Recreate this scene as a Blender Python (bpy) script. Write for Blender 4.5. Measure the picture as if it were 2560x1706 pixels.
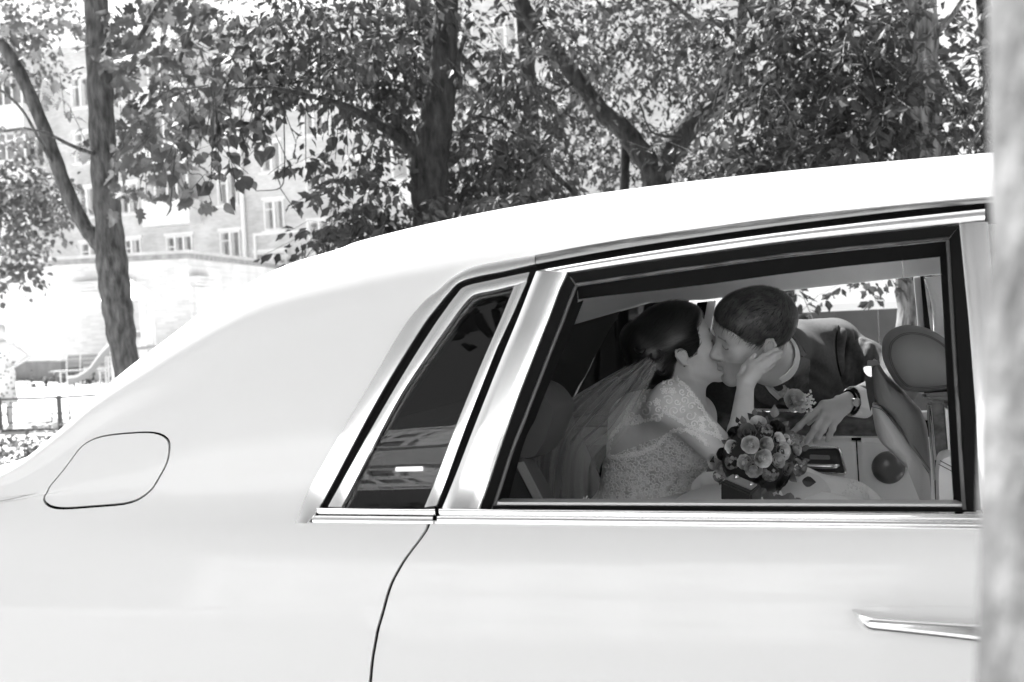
import bpy, bmesh, math, random
import numpy as np
from mathutils import Vector, Matrix
from mathutils.geometry import delaunay_2d_cdt

for o in list(bpy.data.objects):
    bpy.data.objects.remove(o)
SC = bpy.context.scene
COL = SC.collection
rnd = random.Random(7)
rng = np.random.default_rng(7)

# ------------------------------------------------------------------ camera
FPX = 3200.0                                   # focal length in photograph pixels
CAM = np.array([0.0, 0.0, 1.45])
_p, _r = math.atan(78 / FPX), math.radians(3.0)
FW = np.array([0, math.cos(_p), -math.sin(_p)])
_U0 = np.array([0, math.sin(_p), math.cos(_p)])
_R0 = np.array([1.0, 0, 0])
UP = math.cos(_r) * _U0 + math.sin(_r) * _R0
RT = math.cos(_r) * _R0 - math.sin(_r) * _U0
cam = bpy.data.objects.new('camera', bpy.data.cameras.new('camera'))
COL.objects.link(cam)
cam.data.sensor_width = 36
cam.data.lens = FPX / 2560 * 36
cam.data.clip_start = 0.05
cam.data.clip_end = 900
cam.matrix_world = Matrix(((RT[0], UP[0], -FW[0], CAM[0]), (RT[1], UP[1], -FW[1], CAM[1]), (RT[2], UP[2], -FW[2], CAM[2]), (0, 0, 0, 1)))
cam.data.dof.use_dof = True
cam.data.dof.focus_distance = 3.2
cam.data.dof.aperture_fstop = 6.3
SC.camera = cam

# ------------------------------------------------------------------ daylight
SUN_DIR = np.array([-0.42, 0.62, 1.08]); SUN_DIR /= np.linalg.norm(SUN_DIR)   # towards the sun
SUN_EL = math.asin(SUN_DIR[2]); SUN_AZ = math.atan2(SUN_DIR[0], SUN_DIR[1])
world = bpy.data.worlds.new('World'); SC.world = world
world.use_nodes = True
nt = world.node_tree
nt.nodes.clear()
sky = nt.nodes.new('ShaderNodeTexSky'); sky.sky_type = 'NISHITA'; sky.sun_disc = False
sky.sun_elevation = SUN_EL; sky.sun_rotation = SUN_AZ; sky.dust_density = 4.0; sky.air_density = 1.3
bw = nt.nodes.new('ShaderNodeRGBToBW')         # the photograph is black and white
bg = nt.nodes.new('ShaderNodeBackground'); bg.inputs['Strength'].default_value = 0.06
wo = nt.nodes.new('ShaderNodeOutputWorld')
nt.links.new(sky.outputs[0], bw.inputs[0]); nt.links.new(bw.outputs[0], bg.inputs[0]); nt.links.new(bg.outputs[0], wo.inputs[0])
sl = bpy.data.lights.new('sun', 'SUN'); sl.energy = 5.0; sl.angle = math.radians(0.6)
so = bpy.data.objects.new('sun', sl); COL.objects.link(so)
so.rotation_euler = Vector(SUN_DIR).to_track_quat('Z', 'Y').to_euler()
SC.view_settings.view_transform = 'Standard'
SC.view_settings.look = 'None'
SC.view_settings.exposure = 2.28
SC.view_settings.gamma = 1.0
SC.view_settings.use_curve_mapping = False
SC.cycles.max_bounces = 10
SC.cycles.diffuse_bounces = 5
SC.cycles.transparent_max_bounces = 24
SC.cycles.sample_clamp_indirect = 6.0
SC.cycles.use_denoising = True

# ------------------------------------------------------------------ space helpers
def ray(u, v):
    return FW + RT * ((u - 1280) / FPX) + UP * ((853 - v) / FPX)
def W(u, v, D):
    return CAM + ray(u, v) * D
def GP(u, v, z=0.0):
    d = ray(u, v); return CAM + d * ((z - CAM[2]) / d[2])
def proj(P):
    q = np.asarray(P, float) - CAM
    d = q @ FW
    return 1280 + FPX * (q @ RT) / d, 853 - FPX * (q @ UP) / d, d
YAW = math.radians(16.0)
EX = np.array([math.cos(YAW), -math.sin(YAW), 0]); EY = np.array([math.sin(YAW), math.cos(YAW), 0]); EZ = np.array([0, 0, 1.0])
ORG = W(1280, 1290, 2.3); ZB = ORG[2]; ORG = np.array([ORG[0], ORG[1], 0.0])
ROT = np.stack([EX, EY, EZ])
def toC(P): return (np.asarray(P) - ORG) @ ROT.T
def toW(P): return np.asarray(P) @ ROT + ORG
_oc = toC(CAM)
def CP(u, v, y):
    """point of the car's upright plane y (car coordinates) seen at a place in the photograph"""
    d = ROT @ ray(u, v); return _oc + d * ((y - _oc[1]) / d[1])
def WP(u, v, y): return toW(CP(u, v, y))
nrm = lambda a: np.asarray(a, float) / np.linalg.norm(a)

# ------------------------------------------------------------------ materials
def mat(name, v, rough=0.6, metal=0.0, var=0.0, vscale=12.0, bump=0.0, bscale=80.0, coat=0.0, stretch=(1, 1, 1), spec=0.5, tone=False, detail=4.0, bdist=0.01, sheen=0.0):
    m = bpy.data.materials.new(name); m.use_nodes = True
    t = m.node_tree; b = t.nodes['Principled BSDF']
    b.inputs['Roughness'].default_value = rough
    b.inputs['Metallic'].default_value = metal
    b.inputs['Specular IOR Level'].default_value = spec
    b.inputs['Coat Weight'].default_value = coat
    b.inputs['Coat Roughness'].default_value = 0.03
    if sheen: b.inputs['Sheen Weight'].default_value = sheen
    b.inputs['Base Color'].default_value = (v, v, v, 1)
    tc = t.nodes.new('ShaderNodeTexCoord'); mp = t.nodes.new('ShaderNodeMapping')
    mp.inputs['Scale'].default_value = stretch
    t.links.new(tc.outputs['Object'], mp.inputs[0])
    out = None
    if var:
        n = t.nodes.new('ShaderNodeTexNoise'); n.inputs['Scale'].default_value = vscale; n.inputs['Detail'].default_value = detail
        t.links.new(mp.outputs[0], n.inputs['Vector'])
        r = t.nodes.new('ShaderNodeMapRange'); r.inputs['From Min'].default_value = 0.3; r.inputs['From Max'].default_value = 0.7
        r.inputs['To Min'].default_value = v * (1 - var); r.inputs['To Max'].default_value = v * (1 + var)
        t.links.new(n.outputs[0], r.inputs[0]); out = r.outputs[0]
        t.links.new(out, b.inputs['Base Color'])
    if tone:
        a = t.nodes.new('ShaderNodeAttribute'); a.attribute_name = 'tone'
        mu = t.nodes.new('ShaderNodeMath'); mu.operation = 'MULTIPLY'
        if out: t.links.new(out, mu.inputs[0])
        else: mu.inputs[0].default_value = v
        t.links.new(a.outputs['Fac'], mu.inputs[1]); t.links.new(mu.outputs[0], b.inputs['Base Color'])
    if bump:
        n = t.nodes.new('ShaderNodeTexNoise'); n.inputs['Scale'].default_value = bscale; n.inputs['Detail'].default_value = 5
        t.links.new(mp.outputs[0], n.inputs['Vector'])
        bp = t.nodes.new('ShaderNodeBump'); bp.inputs['Strength'].default_value = bump; bp.inputs['Distance'].default_value = bdist
        t.links.new(n.outputs[0], bp.inputs['Height']); t.links.new(bp.outputs[0], b.inputs['Normal'])
    return m
def leaf_mat(name, v, trans=0.35, rough=0.45):
    m = bpy.data.materials.new(name); m.use_nodes = True
    t = m.node_tree; b = t.nodes['Principled BSDF']
    tc = t.nodes.new('ShaderNodeNewGeometry'); n = t.nodes.new('ShaderNodeTexNoise'); n.inputs['Scale'].default_value = 5.0
    t.links.new(tc.outputs['Position'], n.inputs['Vector'])
    r = t.nodes.new('ShaderNodeMapRange'); r.inputs['From Min'].default_value = 0.3; r.inputs['From Max'].default_value = 0.7
    r.inputs['To Min'].default_value = v * 0.65; r.inputs['To Max'].default_value = v * 1.4
    t.links.new(n.outputs[0], r.inputs[0])
    t.links.new(r.outputs[0], b.inputs['Base Color'])
    b.inputs['Roughness'].default_value = 0.6; b.inputs['Specular IOR Level'].default_value = 0.3
    tr = t.nodes.new('ShaderNodeBsdfTranslucent'); t.links.new(r.outputs[0], tr.inputs['Color'])
    mx = t.nodes.new('ShaderNodeMixShader'); mx.inputs[0].default_value = trans
    t.links.new(b.outputs[0], mx.inputs[1]); t.links.new(tr.outputs[0], mx.inputs[2])
    t.links.new(mx.outputs[0], t.nodes['Material Output'].inputs[0])
    return m
def bark_mat(name, v, scale=6.0, bump=0.8, contrast=0.5, stretch=(1, 1, 0.3)):
    m = mat(name, v, 0.9, var=contrast, vscale=scale * 4.5, bump=bump, bscale=scale * 9, stretch=stretch, bdist=0.03, spec=0.2, detail=8)
    return m
def brick_mat(name, v, mortar, scale=1.0, bump=0.3):
    m = bpy.data.materials.new(name); m.use_nodes = True
    t = m.node_tree; b = t.nodes['Principled BSDF']; b.inputs['Roughness'].default_value = 0.9
    tc = t.nodes.new('ShaderNodeTexCoord'); mp = t.nodes.new('ShaderNodeMapping'); mp.inputs['Rotation'].default_value = (math.pi / 2, 0, 0)
    br = t.nodes.new('ShaderNodeTexBrick'); br.inputs['Scale'].default_value = scale
    br.inputs['Brick Width'].default_value = 0.26; br.inputs['Row Height'].default_value = 0.078; br.inputs['Mortar Size'].default_value = 0.01
    br.inputs['Color1'].default_value = (v, v, v, 1); br.inputs['Color2'].default_value = (v * 0.8,) * 3 + (1,); br.inputs['Mortar'].default_value = (mortar,) * 3 + (1,)
    t.links.new(tc.outputs['Object'], mp.inputs[0]); t.links.new(mp.outputs[0], br.inputs['Vector'])
    n = t.nodes.new('ShaderNodeTexNoise'); n.inputs['Scale'].default_value = 0.7; n.inputs['Detail'].default_value = 6
    t.links.new(tc.outputs['Object'], n.inputs['Vector'])
    r = t.nodes.new('ShaderNodeMapRange'); r.inputs['From Min'].default_value = 0.3; r.inputs['From Max'].default_value = 0.7; r.inputs['To Min'].default_value = 0.75; r.inputs['To Max'].default_value = 1.1
    t.links.new(n.outputs[0], r.inputs[0])
    mu = t.nodes.new('ShaderNodeVectorMath'); mu.operation = 'MULTIPLY'
    t.links.new(br.outputs['Color'], mu.inputs[0]); t.links.new(r.outputs[0], mu.inputs[1]); t.links.new(mu.outputs[0], b.inputs['Base Color'])
    bp = t.nodes.new('ShaderNodeBump'); bp.inputs['Strength'].default_value = bump; bp.inputs['Distance'].default_value = 0.01; bp.invert = True
    t.links.new(br.outputs['Fac'], bp.inputs['Height']); t.links.new(bp.outputs[0], b.inputs['Normal'])
    return m
def glass_mat(name, tint, refl_ior=1.5, rough=0.0, base=None):
    """thin pane: Fresnel reflection over tinted see-through"""
    m = bpy.data.materials.new(name); m.use_nodes = True
    t = m.node_tree; t.nodes.remove(t.nodes['Principled BSDF'])
    tr = t.nodes.new('ShaderNodeBsdfTransparent'); tr.inputs[0].default_value = (tint, tint, tint, 1)
    gl = t.nodes.new('ShaderNodeBsdfGlossy'); gl.inputs['Roughness'].default_value = rough
    fr = t.nodes.new('ShaderNodeFresnel'); fr.inputs[0].default_value = refl_ior
    mx = t.nodes.new('ShaderNodeMixShader')
    t.links.new(fr.outputs[0], mx.inputs[0]); t.links.new(tr.outputs[0], mx.inputs[1]); t.links.new(gl.outputs[0], mx.inputs[2])
    t.links.new(mx.outputs[0], t.nodes['Material Output'].inputs[0])
    return m
def sheer_mat(name, v, cover):
    """fine see-through tulle"""
    m = bpy.data.materials.new(name); m.use_nodes = True
    t = m.node_tree; b = t.nodes['Principled BSDF']; b.inputs['Base Color'].default_value = (v, v, v, 1); b.inputs['Roughness'].default_value = 0.9
    tr = t.nodes.new('ShaderNodeBsdfTransparent'); mx = t.nodes.new('ShaderNodeMixShader')
    lw = t.nodes.new('ShaderNodeLayerWeight'); lw.inputs[0].default_value = 0.35
    mr = t.nodes.new('ShaderNodeMapRange'); mr.inputs['To Min'].default_value = cover; mr.inputs['To Max'].default_value = min(0.95, cover + 0.45)
    t.links.new(lw.outputs['Facing'], mr.inputs[0]); t.links.new(mr.outputs[0], mx.inputs[0])
    t.links.new(tr.outputs[0], mx.inputs[1]); t.links.new(b.outputs[0], mx.inputs[2]); t.links.new(mx.outputs[0], t.nodes['Material Output'].inputs[0])
    return m

# ------------------------------------------------------------------ objects
def tag(o, label=None, cat=None, group=None, kind=None):
    if label: o['label'] = label
    if cat: o['category'] = cat
    if group: o['group'] = group
    if kind: o['kind'] = kind
    return o
def thing(name, label, cat, loc=(0, 0, 0), rotz=0.0, group=None):
    o = bpy.data.objects.new(name, None); COL.objects.link(o)
    o.empty_display_size = 0.1
    o.location = tuple(float(c) for c in loc); o.rotation_euler = (0, 0, rotz)
    return tag(o, label, cat, group)
def link(name, me, m, parent=None):
    o = bpy.data.objects.new(name, me); COL.objects.link(o)
    if m is not None and not me.materials: me.materials.append(m)
    if parent is not None: o.parent = parent
    return o
def pmesh(name, v, f, smooth=None):
    me = bpy.data.meshes.new(name)
    me.from_pydata([tuple(map(float, p)) for p in v], [], [tuple(map(int, q)) for q in f])
    if smooth is not None:
        me.polygons.foreach_set('use_smooth', [True] * len(me.polygons))
        if smooth < 179: me.set_sharp_from_angle(angle=math.radians(smooth))
    me.update(); return me
def nmesh(name, V, Fq, smooth=False):
    """mesh from numpy arrays: V (n,3), Fq (m,k)"""
    me = bpy.data.meshes.new(name); V = np.ascontiguousarray(V, dtype=np.float32); Fq = np.ascontiguousarray(Fq, dtype=np.int32)
    k = Fq.shape[1]
    me.vertices.add(len(V)); me.vertices.foreach_set('co', V.ravel())
    me.loops.add(Fq.size); me.loops.foreach_set('vertex_index', Fq.ravel())
    me.polygons.add(len(Fq)); me.polygons.foreach_set('loop_start', np.arange(0, Fq.size, k, dtype=np.int32))
    me.update(calc_edges=True)
    if smooth: me.polygons.foreach_set('use_smooth', np.ones(len(Fq), dtype=bool))
    return me
def frame_along(d):
    d = nrm(d); a = np.array([0, 0, 1.0]) if abs(d[2]) < 0.9 else np.array([1.0, 0, 0])
    s = nrm(np.cross(d, a)); return s, np.cross(s, d)
class MB:
    def __init__(s): s.v = []; s.f = []
    def add(s, vs, fs):
        b = len(s.v); s.v += [tuple(map(float, p)) for p in vs]; s.f += [tuple(b + i for i in q) for q in fs]; return s
    def box(s, lo, hi):
        x0, y0, z0 = lo; x1, y1, z1 = hi
        return s.add([(x0, y0, z0), (x1, y0, z0), (x1, y1, z0), (x0, y1, z0), (x0, y0, z1), (x1, y0, z1), (x1, y1, z1), (x0, y1, z1)],
                     [(0, 3, 2, 1), (4, 5, 6, 7), (0, 1, 5, 4), (1, 2, 6, 5), (2, 3, 7, 6), (3, 0, 4, 7)])
    def obox(s, c, ax, ay, az, h):
        c = np.asarray(c); V = [c + ax * h[0] * i + ay * h[1] * j + az * h[2] * k for k in (-1, 1) for j in (-1, 1) for i in (-1, 1)]
        return s.add(V, [(0, 2, 3, 1), (4, 5, 7, 6), (0, 1, 5, 4), (1, 3, 7, 5), (3, 2, 6, 7), (2, 0, 4, 6)])
    def bar(s, a, b, w, h):
        a, b = np.asarray(a, float), np.asarray(b, float); d = nrm(b - a); sx, sy = frame_along(d)
        return s.obox((a + b) / 2, d, sx, sy, (np.linalg.norm(b - a) / 2, w / 2, h / 2))
    def tube(s, path, rad, n=8, cap=True):
        path = [np.asarray(p, float) for p in path]; rad = [rad] * len(path) if np.isscalar(rad) else rad
        b = len(s.v); prev = None
        for i, p in enumerate(path):
            d = path[min(i + 1, len(path) - 1)] - path[max(i - 1, 0)]; d = nrm(d)
            if prev is None: e1, e2 = frame_along(d)
            else:
                e1 = nrm(prev - d * (prev @ d)); e2 = np.cross(e1, d)
            prev = e1
            for k in range(n):
                a = 2 * math.pi * k / n; s.v.append(tuple(p + (e1 * math.cos(a) + e2 * math.sin(a)) * rad[i]))
        for i in range(len(path) - 1):
            for k in range(n):
                k2 = (k + 1) % n; s.f.append((b + i * n + k, b + (i + 1) * n + k, b + (i + 1) * n + k2, b + i * n + k2))
        if cap:
            s.f.append(tuple(b + k for k in range(n))); s.f.append(tuple(b + (len(path) - 1) * n + k for k in reversed(range(n))))
        return s
    def sphere(s, c, r, nu=12, nv=8, ax=None):
        c = np.asarray(c, float); r = np.array([r] * 3 if np.isscalar(r) else r, float); A = np.eye(3) if ax is None else np.asarray(ax)
        V = [c + A.T @ (r * np.array([0, 0, -1.0]))]
        for j in range(1, nv):
            t = -math.pi / 2 + math.pi * j / nv
            for i in range(nu):
                a = 2 * math.pi * i / nu; V.append(c + A.T @ (r * np.array([math.cos(t) * math.cos(a), math.cos(t) * math.sin(a), math.sin(t)])))
        V.append(c + A.T @ (r * np.array([0, 0, 1.0]))); Fs = []
        for i in range(nu):
            i2 = (i + 1) % nu; Fs.append((0, 1 + i2, 1 + i)); Fs.append((len(V) - 1, 1 + (nv - 2) * nu + i, 1 + (nv - 2) * nu + i2))
            for j in range(nv - 2): Fs.append((1 + j * nu + i, 1 + j * nu + i2, 1 + (j + 1) * nu + i2, 1 + (j + 1) * nu + i))
        return s.add(V, Fs)
    def prism(s, poly, ext, inset=0.0):
        """closed outline (3-D points) pushed along ext; with rounded-looking rim when inset is given"""
        P = [np.asarray(p, float) for p in poly]; ext = np.asarray(ext, float); n = len(P); c = sum(P) / n
        rings = [(1, 0), (1, 1)] if not inset else [(1 - inset, 0), (1 - inset * 0.3, 0.12), (1, 0.35), (1, 0.65), (1 - inset * 0.3, 0.88), (1 - inset, 1)]
        V = [c + (p - c) * sc + ext * t for sc, t in rings for p in P]; Fs = []
        for k in range(len(rings) - 1):
            for i in range(n): Fs.append((k * n + i, k * n + (i + 1) % n, (k + 1) * n + (i + 1) % n, (k + 1) * n + i))
        Fs.append(tuple(reversed(range(n)))); Fs.append(tuple((len(rings) - 1) * n + i for i in range(n)))
        return s.add(V, Fs)
    def grid(s, P):
        nu, nv = len(P), len(P[0]); V = [p for row in P for p in row]
        return s.add(V, [(i * nv + j, (i + 1) * nv + j, (i + 1) * nv + j + 1, i * nv + j + 1) for i in range(nu - 1) for j in range(nv - 1)])
    def build(s, name, m, parent=None, smooth=None, bevel=0, kind=None, world=False, fix=True):
        v = s.v
        if world and parent is not None:
            M = np.array(parent.matrix_basis.inverted()); v = [tuple((M @ np.array([*p, 1.0]))[:3]) for p in v]
        me = pmesh(name, v, s.f, None)
        if fix or bevel:
            b = bmesh.new(); b.from_mesh(me)
            if fix: bmesh.ops.recalc_face_normals(b, faces=b.faces)
            if bevel: bmesh.ops.bevel(b, geom=b.edges[:], offset=bevel, segments=2, affect='EDGES', clamp_overlap=True)
            b.to_mesh(me); b.free()
        if smooth is not None:
            me.polygons.foreach_set('use_smooth', [True] * len(me.polygons))
            if smooth < 179: me.set_sharp_from_angle(angle=math.radians(smooth))
        o = link(name, me, m, parent)
        if kind: o['kind'] = kind
        return o
def spline(P, n):
    """Catmull-Rom through points (any dimension)"""
    P = [np.asarray(p, float) for p in P]; Q = [2 * P[0] - P[1]] + P + [2 * P[-1] - P[-2]]; out = []
    m = len(P) - 1
    for i in range(n):
        t = m * i / (n - 1); k = min(int(t), m - 1); s = t - k; a, b, c, d = Q[k:k + 4]
        out.append(0.5 * (2 * b + (c - a) * s + (2 * a - 5 * b + 4 * c - d) * s * s + (3 * b - a - 3 * c + d) * s ** 3))
    return out
# ------------------------------------------------------------------ ground
M_ground = mat('pale_courtyard', 0.38, 0.95, var=0.18, vscale=0.8, bump=0.3, bscale=30)
M_road = mat('dusty_asphalt', 0.20, 0.9, var=0.25, vscale=3, bump=0.5, bscale=120)
M_kerb = mat('kerb_stone', 0.5, 0.85, var=0.15, vscale=4, bump=0.2, bscale=60)
MB().box((-260, -160, -0.3), (260, 420, 0)).build('ground', M_ground, kind='structure')
MB().box((-60, -4.6, -0.1), (60, 5.4, 0.004)).build('road', M_road, kind='structure')
k = MB()
for i in range(-40, 41):
    k.box((i * 1.0 + 0.006, 5.4, -0.1), (i * 1.0 + 0.994, 5.56, 0.13)); k.box((i * 1.0 + 0.006, -4.76, -0.1), (i * 1.0 + 0.994, -4.6, 0.13))
k.build('kerb', M_kerb, kind='structure', bevel=0.012)
MB().box((-60, -6.9, -0.1), (60, -4.76, 0.11)).build('pavement', mat('paving', 0.45, 0.9, var=0.15, vscale=2), kind='structure')

# ------------------------------------------------------------------ leaves
def leaf_shape(kind):
    """triangles of one leaf, stem end at the origin, about 1 long along x, folded along its midrib"""
    if kind == 'maple':
        o = [(0, 0), (-.10, -.20), (.02, -.42), (.16, -.30), (.30, -.56), (.40, -.34), (.62, -.50), (.60, -.22), (.78, -.20), (1.0, 0)]
    elif kind == 'ovate':
        o = [(0, 0), (.10, -.20), (.32, -.36), (.55, -.33), (.78, -.17), (1.0, 0)]
    elif kind == 'ash':
        o = [(0, 0), (.16, -.13), (.42, -.22), (.60, -.26), (.70, -.14), (1.0, 0)]
    else:
        o = [(0, 0), (.45, -.30), (1.0, 0)]
    V = [(0, 0, 0)]; T = []
    half = o[1:-1]
    mid = [(x, 0) for x, y in half]
    L = []
    for sgn in (1, -1):
        ring = [(0, 0)] + [(x, sgn * y) for x, y in half] + [(1, 0)]
        z = lambda x, y: 0.28 * abs(y) - 0.22 * x * x
        b = len(L); L += [(x, y, z(x, y)) for x, y in ring] + [(0.38, 0, -0.03)]
        c = len(L) - 1
        for i in range(len(ring) - 1):
            T.append((b + i, b + i + 1, c) if sgn > 0 else (b + i + 1, b + i, c))
    return np.array(L, float), np.array(T, int)
def orient(d, n):
    """frames with x along d and z near n (arrays)"""
    X = d / np.linalg.norm(d, axis=1, keepdims=True)
    Y = np.cross(n, X); Y /= np.linalg.norm(Y, axis=1, keepdims=True) + 1e-9
    return X, Y, np.cross(X, Y)
def grow(crowns, size, rg, dens=1.0, spacing=0.055, twig=(0.25, 0.6), droop=0.55, flat=0.6, clear=None):
    """twigs spread through crown volumes, each carrying alternate leaves; returns leaf frames and twig paths"""
    P, D, N, S, TW = [], [], [], [], []
    for c, r, n in crowns:
        n = max(3, int(n * dens)); c = np.asarray(c, float); r = np.asarray([r] * 3 if np.isscalar(r) else r, float)
        q = rg.normal(size=(n, 3)); q /= np.linalg.norm(q, axis=1, keepdims=True)
        rad = rg.random(n) ** 0.45
        clump = 0.75 + 0.35 * np.sin(q[:, 0] * 5 + c[0]) * np.cos(q[:, 2] * 4 + c[1] * 2)
        p = c + q * (rad * clump)[:, None] * r
        d = q * 0.8 + rg.normal(size=(n, 3)) * 0.6; d[:, 2] -= 0.15; d /= np.linalg.norm(d, axis=1, keepdims=True)
        L = rg.uniform(*twig, size=n)
        for i in range(n):
            if clear is not None and not clear(p[i]): continue
            a = p[i]; b = a + d[i] * L[i] * 0.5 - np.array([0, 0, 0.02]); e = a + d[i] * L[i] - np.array([0, 0, L[i] * 0.25])
            TW.append((a, b, e))
            s1, s2 = frame_along(d[i]); m = max(3, int(L[i] / spacing))
            for j in range(m):
                t = (j + 0.6) / m; base = a + (e - a) * t; sg = 1 if j % 2 else -1
                dd = s1 * sg * 0.9 + d[i] * (0.35 if j < m - 1 else 1.2) + rg.normal(size=3) * 0.35; dd[2] -= droop * rg.uniform(0.3, 1.5)
                nn = np.array([0, 0, flat]) + rg.normal(size=3) * 0.5
                P.append(base + dd * 0.02); D.append(dd); N.append(nn); S.append(size * rg.uniform(0.65, 1.25))
    return np.array(P), np.array(D), np.array(N), np.array(S), TW
UNIT_LEAF = {}
def tree(name, label, cat, trunk, branches, crowns, kind, size, bark, leafm, seed, singles=0, group=None, clear=None, twigs=True, wob=0.05, prune=0.6, **kw):
    rg = np.random.default_rng(seed)
    base = np.array([trunk[0][0][0], trunk[0][0][1], 0.0])
    t = thing(name, label, cat, base, 0, group)
    def limb(nm, path, n=12):
        pts = spline([np.r_[p, r] for p, r in path], max(6, len(path) * 5)); m = MB()
        m.tube([p[:3] - base for p in pts], [p[3] * (1 + wob * math.sin(i * 1.7)) for i, p in enumerate(pts)], n)
        return m.build(nm, bark, t, smooth=60)
    limb('trunk', trunk, 18)
    for b in branches: limb('branch', b, 9)
    axes = [np.array([q for q, r in pth]) for pth in [trunk] + branches if pth[0][1] > 0.05]
    def open_view(p):
        if clear is not None and not clear(p): return False
        for A in axes:
            for a, b in zip(A[:-1], A[1:]):
                t_ = np.clip(((p - a) @ (b - a)) / max((b - a) @ (b - a), 1e-9), 0, 1); q = a + (b - a) * t_
                if p[1] < q[1] + .1 and math.hypot(p[0] - q[0], p[2] - q[2]) < 0.32 and rg.random() < prune: return False
        return True
    P, D, N, S, TW = grow(crowns, size, rg, clear=open_view, **kw)
    X, Y, Z = orient(D, N)
    LV, LT = leaf_shape(kind)
    if singles:
        if kind not in UNIT_LEAF:
            me = pmesh('leaf', LV, LT, None); me.materials.append(leafm); UNIT_LEAF[kind] = me
        me = UNIT_LEAF[kind]
        if me.materials[0] != leafm:
            me = me.copy(); me.materials[0] = leafm
        u, v, d = proj(P)
        ok = (u > -20) & (u < 2500) & (v > -20) & (v < 1000) & (d > 1)
        score = np.where(ok, S / np.maximum(d, 0.1), 0)
        pick = np.argsort(-score)[:singles]; pick = pick[score[pick] > 0]
        for i in pick:
            o = bpy.data.objects.new('leaf', me); COL.objects.link(o); o.parent = t
            p = P[i] - base; s = S[i]
            o.matrix_local = Matrix(((X[i][0] * s, Y[i][0] * s, Z[i][0] * s, p[0]), (X[i][1] * s, Y[i][1] * s, Z[i][1] * s, p[1]), (X[i][2] * s, Y[i][2] * s, Z[i][2] * s, p[2]), (0, 0, 0, 1)))
        keep = np.ones(len(P), bool); keep[pick] = False
        P, X, Y, Z, S = P[keep], X[keep], Y[keep], Z[keep], S[keep]
    V = (P - base)[:, None, :] + S[:, None, None] * (X[:, None, :] * LV[None, :, 0:1] + Y[:, None, :] * LV[None, :, 1:2] + Z[:, None, :] * LV[None, :, 2:3])
    Fq = LT[None] + (np.arange(len(P)) * len(LV))[:, None, None]
    o = link('foliage', nmesh('foliage', V.reshape(-1, 3), Fq.reshape(-1, 3)), leafm, t); o['kind'] = 'stuff'
    if twigs and TW:
        A = np.array(TW) - base; r = 0.0035; off = np.array([[1, 0, 0], [-.5, .87, 0], [-.5, -.87, 0]]) * r
        V = (A[:, :, None, :] + off[None, None]).reshape(-1, 3); q = []
        for sgm in range(2):
            for k in range(3):
                k2 = (k + 1) % 3; q.append((sgm * 3 + k, sgm * 3 + k2, sgm * 3 + 3 + k2, sgm * 3 + 3 + k))
        Fq = np.array(q)[None] + (np.arange(len(A)) * 9)[:, None, None]
        o = link('twigs', nmesh('twigs', V, Fq.reshape(-1, 4)), bark, t); o['kind'] = 'stuff'
    return t
B_grey = bark_mat('grey_bark', 0.085, 5, 1.0, 0.6)
B_dark = bark_mat('dark_bark', 0.032, 5, 1.0, 0.6)
B_furrow = bark_mat('furrowed_bark', 0.15, 6, 1.0, 0.85, (1, 1, 0.2))
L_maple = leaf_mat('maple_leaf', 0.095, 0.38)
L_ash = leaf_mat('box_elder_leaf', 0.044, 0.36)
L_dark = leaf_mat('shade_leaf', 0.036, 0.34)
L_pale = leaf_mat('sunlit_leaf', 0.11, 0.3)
def beyond_car(p):
    c = toC(p)
    return c[1] > 2.3 + 0.4 or p[2] > 3.2
def beyond(y):
    return lambda p: toC(p)[1] > y
def path(D, pts):                               # (u, v, width in photograph pixels) -> points and radii at depth D
    out = []
    for q in pts:
        d = q[3] if len(q) > 3 else D
        out.append((W(q[0], q[1], d), q[2] * d / FPX / 2))
    return out
def rooted(pts):
    p0, r0 = pts[0]; q = p0.copy(); q[2] = 0.0
    lean = (pts[0][0] - pts[1][0]); lean = lean / max(1e-6, abs(lean[2])) * p0[2] * 0.4
    q[:2] += lean[:2]
    return [(q - np.array([0, 0, 0.15]), r0 * 1.5), (q + np.array([0, 0, 0.12]), r0 * 1.25)] + pts

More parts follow.
